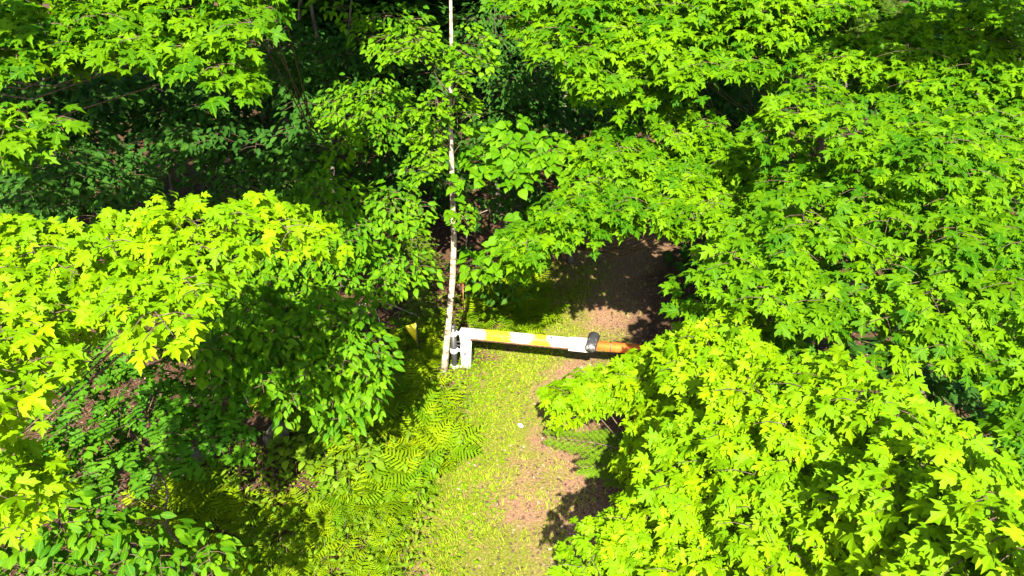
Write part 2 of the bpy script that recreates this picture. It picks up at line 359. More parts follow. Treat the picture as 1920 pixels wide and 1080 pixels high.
class Leaves:
    """a growing list of leaf placements"""
    def __init__(s): s.P=[]; s.R=[]; s.S=[]; s.K=[]; s.T=[]
    def add(s, P, R, S, T=None):
        n = len(P); s.P.append(P); s.R.append(R); s.S.append(S); s.K.append(rng.integers(0, NV, n)); s.T.append(rng.uniform(0.1,0.75,n) if T is None else T)
    def cat(s):
        return np.concatenate(s.P), np.concatenate(s.R), np.concatenate(s.S), np.concatenate(s.K), np.concatenate(s.T)
def merged(name, shapes, P, R, S, K, T, origin):
    Vs=[]; Ls=[]; Zs=[]; UVs=[]; Ts=[]; base=0
    for k, (V, f, uv) in enumerate(shapes):
        m = np.where(K == k)[0]
        if len(m) == 0: continue
        W = np.einsum('nij,vj->nvi', R[m]*S[m][:,None,None], V) + P[m][:,None,:] - origin
        nv = len(V)
        lf = np.array([i for q in f for i in q]); zf = np.array([len(q) for q in f])
        Ls.append((lf[None,:] + (base + np.arange(len(m))*nv)[:,None]).ravel()); Zs.append(np.tile(zf, len(m)))
        Vs.append(W.reshape(-1,3)); Ts.append(np.repeat(T[m], nv))
        UVs.append(np.tile(np.asarray(uv if uv is not None else V[:,:2]), (len(m),1)))
        base += len(m)*nv
    return mesh_from(name, np.concatenate(Vs), loops=np.concatenate(Ls), sizes=np.concatenate(Zs), uv=np.concatenate(UVs), tint=np.concatenate(Ts))

LEAFMESH = {}
def leaf_mesh(species, mat, k, t):
    key = (species, mat, k, t)
    if key not in LEAFMESH:
        V, f, uv = SHAPES[species][k]
        me = mesh_from('leaf', V, f, uv=uv, tint=np.full(len(V), 0.0 + 0.27*t)); me.materials.append(M[mat]); LEAFMESH[key] = me
    return LEAFMESH[key]

# ------------------------------------------------------------------ foliage sprays
TREES = []      # records, finished once every leaf in the scene is known
def spray(L, c, ax, R, asp, s, lai, tilt=0.25, thick=0.06, droop=0.35, open_=0.0):
    """a flat tier of leaves: centre c, pointing along the level direction ax, half length R, half width R*asp"""
    s = s*0.93; n = max(4, int(1.25*lai*math.pi*R*R*asp/(0.45*s*s)))
    rr = np.sqrt(rng.uniform(0,1,n)); th = rng.uniform(0,2*math.pi,n)
    u = rr*np.cos(th); v = rr*np.sin(th)
    if open_ > 0:                                   # leave gaps between the twigs
        k = noise2(u*2.6+c[0]*9, v*2.6+c[1]*9, 2) > open_; u, v = u[k], v[k]; n = len(u)
        if n == 0: return
    ax = np.array((ax[0], ax[1], 0.0)); ax /= np.linalg.norm(ax)+1e-9
    sx = np.array((-ax[1], ax[0], 0.0)); Zv = np.array((0,0,1.0))
    uu = (u+1)*0.5
    lump = (noise2(u*1.7+c[0]*5, v*1.7+c[1]*3, 8)-0.5)*0.22*R
    z = -tilt*R*u - droop*R*0.5*(u*u*0.6+v*v) + lump + rng.normal(0, thick, n)
    P = c + np.outer(u*R, ax) + np.outer(v*R*asp, sx) + np.outer(z, Zv)
    ang = np.arctan2(v*asp*1.2, uu*1.1+0.15) + rng.normal(0, 0.55, n)
    D = np.outer(np.cos(ang), ax) + np.outer(np.sin(ang), sx)
    D[:,2] += rng.normal(-0.30, 0.22, n)
    Nn = np.zeros((n,3)); Nn[:,2] = 1; Nn += np.outer(np.full(n, 0.06+tilt*0.4), ax) + rng.normal(0, 0.34, (n,3))
    S = s*rng.uniform(0.52, 1.22, n)
    L.add(P, frames(D, Nn), S, np.clip(rng.uniform(-0.05,0.75,n)+random.uniform(-.22,.22)+0.25*(uu-.5), 0, 1))
def plane_depth(refs):
    A = np.array([(x, y, 1) for x, y, d in refs]); b = np.array([d for *_, d in refs])
    c = np.linalg.lstsq(A, b, rcond=None)[0]
    return lambda x, y: c[0]*x + c[1]*y + c[2]
def tree(name, label, cat, species, mat, base, regions, leaf, top=None, bark='bark', r0=0.09, group=None, upper=(), trunk_path=None, trunk_name='trunk', rise=0.55):
    """regions: dicts poly, refs (px,py,depth), space, lai, layers; sprays fill the region, each carried by a limb"""
    global rng
    random.seed(zlib.crc32(label.encode())); rng = np.random.default_rng(zlib.crc32(label.encode()))
    bz = float(gz(base[0], base[1])); root = empty(name, (base[0], base[1], bz), label, cat, group)
    L = Leaves(); sprays = []
    for rg in regions:
        poly = rg['poly']; dep = plane_depth(rg['refs']); sp = rg.get('space', 80)
        xs = [p[0] for p in poly]; ys = [p[1] for p in poly]
        for lay in range(rg.get('layers', 2)):
            pts = []
            for _ in range(900):
                x, y = random.uniform(min(xs), max(xs)), random.uniform(min(ys), max(ys))
                if not inpoly(np.array([x]), np.array([y]), poly)[0]: continue
                if any(inpoly(np.array([x]), np.array([y]), h)[0] for h in rg.get('holes', ())): continue
                if any((x-a_)**2 + ((y-b_)*(1.75 if y < 480 else 1.45))**2 < sp*sp for a_, b_ in pts): continue
                pts.append((x, y))
            for x, y in pts:
                d = dep(x, y) + lay*rg.get('gap', 0.5) + random.uniform(-.2,.2)
                c = at(x, y, d)
                out = np.array((c[0]-base[0], c[1]-base[1])); out = out/(np.linalg.norm(out)+1e-6)
                ax = out*0.8 + np.array((0,-0.75)) + np.array((random.uniform(-.35,.35), random.uniform(-.35,.35)))
                R = rg.get('r', 1.0)*sp/F*d*random.uniform(0.8,1.25)
                spray(L, c, ax, R, random.uniform(.62,.95), leaf, rg.get('lai',1.5)*(1.0 if lay == 0 else 0.8), rg.get('tilt',0.3)*random.uniform(.6,1.4), 0.05, rg.get('droop',0.35), rg.get('open',0.25))
                if lay == 0 or len(pts) < 8: sprays.append((c, ax, R))
    # trunk
    tb = np.array((base[0], base[1], bz-0.15))
    zt = top if top is not None else float(np.percentile([c[2] for c, *_ in sprays], 70))-0.2
    mt = MB()
    if trunk_path is None:
        k = 9; lean = np.array((random.uniform(-.3,.3), random.uniform(-.2,.3)))
        trunk_path = [np.array((base[0]+lean[0]*(i/k)**1.5+0.07*math.sin(i*1.3+base[0]), base[1]+lean[1]*(i/k)**1.5+0.05*math.cos(i*1.7), tb[2]+(zt-tb[2])*i/k)) for i in range(k+1)]
    H = trunk_path[-1][2]-trunk_path[0][2]
    mt.tube(trunk_path, [r0*(1.25 if i == 0 else 1)*(1-(0.72 if bark == 'pale_bark' and r0 > .06 else 0.94)*i/(len(trunk_path)-1)) for i in range(len(trunk_path))], 9, jit=0.12)
    mt.build(trunk_name, M[bark], root, smooth=True)
    mb = MB(); tz = np.array([p[2] for p in trunk_path]); tp = np.array(trunk_path)
    for c, ax, R in sprays:
        hd = math.hypot(c[0]-base[0], c[1]-base[1])
        z0 = min(max(c[2]-rise*hd-0.45, bz+0.5), zt-0.1)
        p0 = np.array([np.interp(z0, tz, tp[:,i]) for i in range(3)])
        axv = np.array((ax[0], ax[1], 0)); axv /= np.linalg.norm(axv)
        tail = c - axv*R*0.6 + np.array((0,0,-0.10)); tipp = c + axv*R*0.7 + np.array((0,0,-0.25*R))
        m1 = p0*0.5 + tail*0.5 + np.array((random.uniform(-.12,.12), random.uniform(-.12,.12), -0.06*hd-0.05))
        ln = np.linalg.norm(tail-p0)
        ra = min(0.005+0.0017*ln, r0*0.4)
        mb.tube([p0, m1, tail, c-axv*R*.1, tipp], [ra, ra*.7, 0.008, 0.006, 0.003], 5, cap=False)
        for q in range(5):
            tq = -0.7+0.28*q; sgn = 1 if q % 2 else -1
            s0 = c + axv*R*tq + np.array((0,0,-0.02)); sdv = np.array((-axv[1], axv[0], 0))
            s1 = s0 + sdv*sgn*R*0.55 + axv*R*0.35 + np.array((0,0,-0.08*R))
            mb.tube([s0, s0*.5+s1*.5+np.array((0,0,0.03)), s1], [0.006,0.0045,0.003], 3, cap=False)
    if mb.v: tag(mb.build('branchwork', M['twig'] if bark != 'pale_bark' else M['twig'], root), kind='stuff')
    UL = []
    for (cx, cy_, cz, rx, ry, rz, n) in upper:
        g = rng.normal(0,1,(n,3)); g /= np.linalg.norm(g,axis=1,keepdims=True); rad = rng.uniform(0.25,1,n)**0.5
        P = np.array((cx,cy_,cz)) + g*rad[:,None]*np.array((rx,ry,rz))
        UL.append(P)
    rec = dict(root=root, L=L, species=species, mat=mat, upper=UL, leaf=leaf)
    TREES.append(rec); return rec

exec_regions = None
P_ = lambda *a: list(a)
# ---- the near maple filling the lower right
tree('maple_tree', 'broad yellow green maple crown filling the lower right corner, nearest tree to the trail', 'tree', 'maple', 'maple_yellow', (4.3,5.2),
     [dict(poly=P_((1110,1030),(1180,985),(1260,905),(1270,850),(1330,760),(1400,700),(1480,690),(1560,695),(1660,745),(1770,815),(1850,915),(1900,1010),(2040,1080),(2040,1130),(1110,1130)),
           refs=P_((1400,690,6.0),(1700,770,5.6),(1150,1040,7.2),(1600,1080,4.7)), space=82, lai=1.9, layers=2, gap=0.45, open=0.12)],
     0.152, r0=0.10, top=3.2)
# ---- the maple between it and the gate
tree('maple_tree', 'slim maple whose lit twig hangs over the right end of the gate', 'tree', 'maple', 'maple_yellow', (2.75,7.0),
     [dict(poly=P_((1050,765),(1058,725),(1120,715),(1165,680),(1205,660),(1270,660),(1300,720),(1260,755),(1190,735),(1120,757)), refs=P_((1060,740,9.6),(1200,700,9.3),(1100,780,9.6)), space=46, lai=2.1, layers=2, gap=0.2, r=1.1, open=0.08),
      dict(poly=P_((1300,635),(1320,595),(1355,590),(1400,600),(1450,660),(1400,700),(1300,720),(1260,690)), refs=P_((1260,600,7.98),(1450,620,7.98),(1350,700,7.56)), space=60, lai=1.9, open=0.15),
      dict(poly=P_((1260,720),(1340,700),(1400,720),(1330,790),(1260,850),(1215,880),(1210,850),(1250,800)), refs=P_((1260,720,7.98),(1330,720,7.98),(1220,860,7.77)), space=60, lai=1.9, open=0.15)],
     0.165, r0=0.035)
# ---- the big maple on the right
tree('maple_tree', 'big maple right of the shaded trail, many tiers and dark gaps, behind the near crown', 'tree', 'maple', 'maple', (6.8,9.4),
     [dict(poly=P_((1330,470),(1350,440),(1450,410),(1560,390),(1640,340),(1750,350),(1960,420),(2000,830),(1930,790),(1870,700),(1760,625),(1700,600),(1600,570),(1500,585),(1420,560),(1350,530)),
           refs=P_((1400,480,7.8),(1800,420,7.6),(1650,620,7.0),(1900,850,6.2)), space=92, lai=1.7, layers=2, gap=1.0, tilt=0.4, open=0.38, holes=[P_((1520,590),(1680,600),(1650,690),(1500,680)),P_((1480,470),(1560,470),(1560,510),(1480,510)),P_((1700,480),(1780,490),(1770,540),(1690,530))]),
      dict(poly=P_((1450,330),(1530,290),(1640,260),(1780,300),(1760,360),(1600,380),(1490,390)), refs=P_((1450,300,9.2),(1750,300,9.2),(1600,380,8.6)), space=75, lai=1.5, layers=1, open=0.3)],
     0.175, r0=0.08, top=2.3)
# ---- upper right
tree('maple_tree', 'maple with bright layered branches at the top, right of the pale slender trunk', 'tree', 'maple', 'maple', (5.6,14.8),
     [dict(poly=P_((960,-40),(1030,30),(1090,80),(1110,150),(1160,170),(1240,150),(1300,110),(1410,120),(1500,70),(1540,-40)), refs=P_((1000,0,11.2),(1500,0,11.2),(1250,170,10.8)), space=80, lai=1.7, layers=2, gap=0.8, tilt=0.4, open=0.3)],
     0.225, r0=0.10, top=8.0, upper=[(3.2,13.0,9.6,2.2,2.4,2.0,600)])
tree('maple_tree', 'taller darker maple in the upper right corner, with a forked grey trunk showing', 'tree', 'maple', 'maple', (7.3,13.0),
     [dict(poly=P_((1560,-50),(1560,60),(1640,90),(1720,40),(1820,40),(1960,-50),(1960,330),(1860,290),(1740,150),(1600,140)), refs=P_((1560,100,10.4),(1900,50,10.0),(1900,320,8.6)), space=92, lai=1.5, layers=2, gap=0.9, tilt=0.4, open=0.32),
      dict(poly=P_((1540,220),(1620,205),(1760,225),(1880,280),(1930,330),(1780,320),(1640,280),(1560,275)), refs=P_((1540,220,8.6),(1900,280,8.2),(1700,260,8.3)), space=75, lai=1.8, layers=1, open=0.15),
      dict(poly=P_((1430,190),(1500,160),(1570,130),(1600,180),(1530,210),(1460,240)), refs=P_((1430,190,9.4),(1570,140,9.6),(1460,240,9.2)), space=65, lai=1.6, layers=1, open=0.2)],
     0.175, r0=0.13, top=9.0, upper=[(7.6,12.2,10.2,3.4,2.6,2.2,1100),(7.0,7.8,9.3,2.2,1.0,0.7,380)])  # second upper clump is unseen, added in front to shade this crown
# ---- overhang in the middle
tree('maple_tree', 'maple whose long bright branch arches over the shaded part of the trail', 'tree', 'maple', 'maple', (1.5,16.5),
     [dict(poly=P_((1090,290),(1120,255),(1170,270),(1240,265),(1300,240),(1380,260),(1420,310),(1400,370),(1300,400),(1180,370),(1100,340)), refs=P_((1100,280,11.18),(1400,280,11.18),(1250,400,10.40)), space=68, lai=1.8, layers=2, gap=0.4, open=0.36),
      dict(poly=P_((960,440),(1030,400),(1090,360),(1180,385),(1170,410),(1060,430),(985,465)), refs=P_((960,450,10.66),(1100,370,10.66),(1150,420,10.40)), space=55, lai=1.8, layers=2, gap=0.3, open=0.15),
      dict(poly=P_((1260,395),(1330,375),(1420,345),(1450,385),(1400,420),(1340,440)), refs=P_((1245,420,10.40),(1420,360,10.40),(1330,460,10.14)), space=60, lai=1.7, layers=1, open=0.25),
      dict(poly=P_((1230,215),(1300,200),(1330,240),(1260,250)), refs=P_((1230,215,11.70),(1300,200,11.70),(1260,250,11.44)), space=55, lai=1.7, layers=1, open=0.2)],
     0.20, r0=0.085, top=7.0)
tree('basswood_tree', 'young basswood with large round leaves beside the pale slender trunk', 'tree', 'heart', 'bass', (-0.3,16.3),
     [dict(poly=P_((885,300),(910,265),(990,245),(1050,270),(1010,300),(930,320)), refs=P_((880,300,12.04),(1040,260,12.32),(930,330,11.90)), space=55, lai=1.7, layers=1, tilt=0.5, open=0.1),
      dict(poly=P_((842,340),(862,335),(866,352),(848,360)), refs=P_((842,340,11.76),(862,335,11.76),(850,360,11.76)), space=18, lai=0.9, layers=1, open=0.0),
      dict(poly=P_((880,500),(920,460),(990,430),(1000,470),(940,500)), refs=P_((880,500,12.32),(990,430,12.60),(940,500,12.32)), space=42, lai=1.3, layers=1, tilt=0.5, open=0.1)],
     0.225, r0=0.05, top=6.5)
# ---- left side
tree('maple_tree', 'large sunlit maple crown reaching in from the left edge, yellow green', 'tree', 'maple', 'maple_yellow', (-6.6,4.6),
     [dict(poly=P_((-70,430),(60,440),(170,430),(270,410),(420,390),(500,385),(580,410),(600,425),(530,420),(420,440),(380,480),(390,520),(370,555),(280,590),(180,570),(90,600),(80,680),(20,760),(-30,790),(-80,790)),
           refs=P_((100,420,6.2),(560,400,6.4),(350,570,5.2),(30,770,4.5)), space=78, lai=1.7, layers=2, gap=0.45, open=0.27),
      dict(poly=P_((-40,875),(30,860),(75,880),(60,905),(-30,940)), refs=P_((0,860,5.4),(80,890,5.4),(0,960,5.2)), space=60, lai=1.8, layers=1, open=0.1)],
     0.155, r0=0.12, top=7.0, upper=[(-6.2,4.9,9.2,1.5,0.8,0.5,130)])  # upper clump is unseen, added to shade the upper left maple
tree('maple_tree', 'maple in the upper left corner with one sunlit branch end over dark woods', 'tree', 'maple', 'maple', (-8.6,10.0),
     [dict(poly=P_((-120,-60),(420,-60),(440,40),(450,90),(410,120),(330,95),(240,85),(150,80),(60,100),(-120,100)), refs=P_((0,0,7.2),(430,80,6.8),(100,100,6.8)), space=78, lai=1.8, layers=2, gap=0.4, open=0.2),
      dict(poly=P_((-120,230),(60,215),(110,215),(150,230),(90,245),(20,270),(-120,300)), refs=P_((0,220,6.6),(150,230,6.6),(0,280,6.4)), space=55, lai=1.6, layers=1, open=0.15)],
     0.17, r0=0.12, top=9.0, rise=0.08, upper=[(-8.5,9.6,9.8,4.2,2.8,1.7,1500), (-4.6,11.2,9.8,2.8,2.2,1.5,1100), (-10,13.5,9.5,4.2,2.2,2.0,1200), (-9.5,5.6,9.3,2.0,1.4,0.9,200)])  # last upper clump is unseen, added forward to dim this crown's left
tree('maple_tree', 'maple with one small leaf tuft dipping down at the top, left of the birch', 'tree', 'maple', 'maple', (-4.2,15.5),
     [dict(poly=P_((420,-30),(530,-30),(510,10),(460,25)), refs=P_((420,0,8.6),(520,0,8.6),(470,30,8.5)), space=42, lai=1.6, layers=1, open=0.15)],
     0.18, r0=0.09, top=9.5, upper=[(-3.2,13.2,9.8,2.4,1.8,1.4,600)])
tree('oak_sapling', 'dark green young oak with lobed leaves under the left maple crown', 'tree', 'oak', 'oak', (-4.7,6.8),
     [dict(poly=P_((150,650),(220,620),(330,630),(340,700),(420,740),(420,790),(370,830),(290,825),(230,910),(170,920),(90,870),(90,730)), refs=P_((150,650,8.85),(420,740,8.48),(180,900,7.86)), space=66, lai=1.5, layers=2, gap=0.5, tilt=0.4, open=0.36),
      dict(poly=P_((-60,700),(60,680),(80,800),(60,900),(-60,960)), refs=P_((0,700,8.60),(80,800,8.60),(0,950,8.11)), space=70, lai=1.0, layers=1, open=0.3)],
     0.28, r0=0.022, bark='bark')
# ---- understory with pointed oval leaves
def XY(px, py): g = at_ground(px, py); return (g[0], g[1])
def sap(label, base, regs, leaf=0.13, mat='beech', r0=0.03, bark='pale_bark', sp='ell', name='beech_sapling', **kw):
    return tree(name, label, 'tree', sp, mat, base, regs, leaf, r0=r0, bark=bark, **kw)
sap('beech sapling with a thin pale stem at the right tip of the left maple crown', XY(570,690),
    [dict(poly=P_((530,380),(600,335),(680,345),(760,365),(790,385),(720,420),(640,450),(590,420)), refs=P_((540,370,10.98),(760,370,10.98),(640,450,10.49)), space=52, lai=1.3, layers=2, gap=0.6, tilt=0.4, open=0.3),
     dict(poly=P_((590,470),(680,440),(780,490),(760,540),(690,540),(620,530)), refs=P_((590,470,10.86),(780,490,10.86),(690,540,10.61)), space=50, lai=1.3, layers=2, tilt=0.4, open=0.3)], 0.16)
sap('leafy beech sapling in shade below the left maple crown, left of the ferns', XY(500,740),
    [dict(poly=P_((430,470),(520,470),(600,540),(560,640),(500,680),(430,640),(370,650),(400,560)), refs=P_((430,470,10.50),(600,540,10.75),(430,640,9.75)), space=55, lai=1.5, layers=2, gap=0.5, tilt=0.4, open=0.25)], 0.175, 'beech')
sap('half lit beech sapling with two thin stems just left of the fern bank', XY(600,735),
    [dict(poly=P_((600,560),(670,600),(680,660),(700,700),(690,740),(620,760),(580,700),(560,620)), refs=P_((600,560,9.3),(700,680,9.5),(600,740,9.3)), space=48, lai=1.5, layers=2, gap=0.4, tilt=0.4, open=0.25)], 0.175, 'beech')
sap('lit beech sapling between the left maple crown and the yellow pennant', XY(715,695),
    [dict(poly=P_((630,600),(680,570),(705,600),(712,650),(695,690),(660,700),(635,690)), refs=P_((640,610,9.3),(760,650,9.6),(690,690,9.2)), space=44, lai=1.5, layers=2, gap=0.4, tilt=0.4, open=0.2)], 0.165, 'beech', r0=0.02)
sap('mid green beech sapling filling the shade below the left maple, behind the pale boulder', XY(470,790),
    [dict(poly=P_((380,600),(470,590),(560,640),(590,700),(540,740),(440,720),(380,680)), refs=P_((380,600,8.4),(580,680,9.0),(440,730,8.4)), space=48, lai=1.7, layers=2, gap=0.5, tilt=0.45, open=0.15)], 0.165, 'beech', r0=0.02)
sap('small lit beech sapling leaning over the fern bank below the thin paired stems', XY(650,790),
    [dict(poly=P_((560,640),(640,650),(670,720),(640,770),(580,740)), refs=P_((560,640,9.2),(670,720,9.6),(600,770,9.2)), space=44, lai=1.5, layers=2, gap=0.4, tilt=0.45, open=0.2)], 0.165, 'beech', r0=0.02)
sap('shade dark sapling row of drooping leaves in the gap under the upper left maple', (-7.0,17.5),
    [dict(poly=P_((250,240),(340,235),(430,245),(560,240),(590,265),(500,285),(380,275),(300,270)), refs=P_((250,240,13.22),(560,240,13.22),(400,280,12.88)), space=55, lai=1.4, layers=1, tilt=0.35, open=0.25)], 0.21, 'shade', bark='bark', r0=0.045)
sap('dark sapling at the left edge in the deep gap between two maple crowns', (-9.5,15.5),
    [dict(poly=P_((10,300),(130,270),(250,300),(270,350),(180,380),(30,360)), refs=P_((10,300,12.07),(250,300,12.65),(100,380,11.50)), space=60, lai=1.2, layers=2, tilt=0.35, open=0.35)], 0.2, 'shade', bark='bark', r0=0.04)
sap('dark sapling just above the left maple crown, below the drooping leaf row', (-6.2,16.0),
    [dict(poly=P_((300,310),(420,320),(520,350),(440,370),(330,345)), refs=P_((300,310,13.20),(520,340,13.20),(400,370,12.72)), space=52, lai=1.1, layers=1, tilt=0.35, open=0.35)], 0.2, 'shade', bark='bark', r0=0.04)
sap('tall hornbeam with hanging leaf tiers over the two grey trunks at the top', (-4.6,18.0),
    [dict(poly=P_((480,60),(600,40),(660,80),(640,140),(660,190),(560,190),(500,140)), refs=P_((480,60,14.00),(650,100,14.00),(560,190,13.50)), space=58, lai=1.4, layers=2, gap=0.6, tilt=0.4, open=0.3),
     dict(poly=P_((520,310),(600,290),(640,310),(600,350),(540,340)), refs=P_((520,310,13.25),(640,310,13.25),(580,350,13.00)), space=45, lai=1.4, layers=1, open=0.25)], 0.19, 'shade', bark='bark', r0=0.05, name='hornbeam_tree')
sap('loose young tree left of the pale slender trunk, partly lit at the top', (-2.6,17.0),
    [dict(poly=P_((600,-20),(700,10),(790,30),(820,80),(740,100),(660,60)), refs=P_((600,0,12.96),(800,50,12.72),(700,100,12.72)), space=50, lai=1.1, layers=1, tilt=0.4, open=0.35),
     dict(poly=P_((620,180),(720,150),(760,190),(720,260),(640,270)), refs=P_((620,180,12.96),(750,190,12.96),(680,270,12.72)), space=52, lai=1.2, layers=2, gap=0.6, tilt=0.4, open=0.35)], 0.17, 'beech', bark='bark', r0=0.035, name='young_tree')
sap('shaded young tree right of the pale slender trunk near the top', (-0.5,19.0),
    [dict(poly=P_((880,30),(980,20),(1040,90),(1030,180),(950,200),(890,140)), refs=P_((880,30,15.34),(1030,90,15.60),(950,200,14.82)), space=55, lai=1.1, layers=2, gap=0.7, tilt=0.4, open=0.35)], 0.17, 'shade', bark='bark', r0=0.04, name='young_tree')
sap('low shaded sapling between the pale slender trunk and the arching maple branch', (0.0,17.5),
    [dict(poly=P_((880,350),(960,335),(1030,350),(1010,390),(920,400)), refs=P_((880,350,14.38),(1030,350,14.38),(920,400,13.75)), space=45, lai=1.2, layers=1, tilt=0.4, open=0.3),
     dict(poly=P_((870,480),(930,500),(960,520),(900,530)), refs=P_((870,480,13.75),(960,520,13.75),(900,530,13.75)), space=40, lai=1.2, layers=1, tilt=0.4, open=0.2)], 0.17, 'shade', bark='bark', r0=0.025)
sap('bottom left corner shrub with long oval leaves and lit shoot tips', XY(120,1120),
    [dict(poly=P_((-60,985),(50,985),(120,960),(160,955),(150,990),(230,985),(300,1020),(360,1035),(420,1045),(380,1080),(360,1140),(-60,1140)), refs=P_((0,980,7.0),(400,1040,7.0),(150,1100,6.6)), space=62, lai=1.2, layers=2, gap=0.3, tilt=0.4, open=0.2)], 0.165, 'beech', bark='bark', r0=0.016, name='shrub')


for i, (lab, b, regs) in enumerate((
   ('dim layered young tree deep in the left gap, hard by the left edge', (-15.0,21.0), [P_((-40,130),(60,120),(180,150),(200,200),(90,220),(-40,215)), P_((40,230),(180,230),(220,290),(60,300))]),
   ('dim layered young tree in the middle of the left gap, behind the thin dark trunk', (-10.0,22.0), [P_((180,140),(330,150),(380,200),(260,215),(180,190)), P_((300,200),(420,190),(450,240),(330,250))]),
   ('dim layered young tree behind the grey trunk that catches light', (-6.5,23.0), [P_((400,130),(560,120),(590,190),(450,200)), P_((440,270),(560,280),(560,330),(440,330))]),
   ('dim layered young tree behind the birch leaves at the top', (-2.5,24.0), [P_((650,90),(780,60),(830,130),(720,180)), P_((700,230),(820,230),(830,320),(720,330))]),
   ('dim layered young tree behind the arching maple branch', (2.2,23.5), [P_((900,200),(1040,180),(1080,250),(960,290)), P_((1080,190),(1210,170),(1220,220),(1100,240))]),
   ('dim layered young tree under the upper right maple, right of the shaded trail', (8.0,23.0), [P_((1280,180),(1430,170),(1440,230),(1300,220)), P_((1540,-20),(1700,-20),(1720,70),(1560,60))]),
   ('dim young tree filling the gap at the top between the two upper right maples', (7.0,27.0), [P_((1260,100),(1420,90),(1430,180),(1270,180)), P_((1690,-30),(1900,-30),(1900,70),(1700,60))]),
   ('dim low sapling at the left edge above the sunlit left maple crown', (-13.0,17.5), [P_((-70,330),(140,330),(150,400),(-70,410))]))):
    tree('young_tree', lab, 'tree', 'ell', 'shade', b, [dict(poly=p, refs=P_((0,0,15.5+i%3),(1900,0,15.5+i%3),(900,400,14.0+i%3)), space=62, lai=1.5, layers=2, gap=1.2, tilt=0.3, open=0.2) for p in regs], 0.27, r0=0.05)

sap('shaded oval leaved sapling in the dark strip between the near and big right maples', (5.4,8.0),
    [dict(poly=P_((1700,670),(1790,690),(1880,790),(1960,900),(1960,960),(1880,900),(1800,780)), refs=P_((1700,680,9.6),(1900,900,8.4),(1900,700,9.0)), space=60, lai=1.5, layers=2, open=0.25)], 0.2, 'shade', bark='bark', r0=0.02)
# ---- the pale slender trunk by the gate
yb = at_ground(832,700)[1]
path = [at_y(px, py, yb+dy) for px, py, dy in ((832,704,0),(836,660,0),(842,600,0.05),(849,520,0.1),(851,450,0.12),(849,380,0.1),(847,300,0.1),(843,210,0.12),(847,130,0.15),(846,60,0.15),(845,0,0.15),(843,-90,0.2))]
tree('birch_tree', 'slender pale trunked birch standing beside the gate hinge', 'tree', 'heart', 'birch_leaf', (path[0][0], path[0][1]),
     [dict(poly=P_((790,100),(830,80),(850,100),(880,90),(900,60),(910,110),(870,150),(820,110)), refs=P_((790,100,11.02),(900,80,11.02),(840,150,10.81)), space=38, lai=1.3, layers=1, tilt=0.4, open=0.25),
      dict(poly=P_((780,190),(830,170),(880,180),(890,215),(840,220),(790,225)), refs=P_((780,190,11.13),(880,180,11.13),(800,230,11.02)), space=38, lai=1.3, layers=1, tilt=0.4, open=0.25),
      dict(poly=P_((790,250),(815,230),(825,290),(800,330),(780,320)), refs=P_((790,250,11.45),(825,240,11.45),(800,330,11.34)), space=34, lai=1.3, layers=1, tilt=0.4, open=0.25),
      dict(poly=P_((720,60),(790,50),(800,80),(740,95)), refs=P_((720,60,11.13),(790,50,11.13),(740,95,11.02)), space=38, lai=1.1, layers=1, tilt=0.4, open=0.3),
      dict(poly=P_((860,400),(890,395),(880,415)), refs=P_((860,400,11.66),(890,395,11.66),(880,415,11.66)), space=30, lai=1.2, layers=1, open=0.2)],
     0.12, bark='pale_bark', r0=0.072, trunk_path=path)

random.seed(23); rng = np.random.default_rng(29)
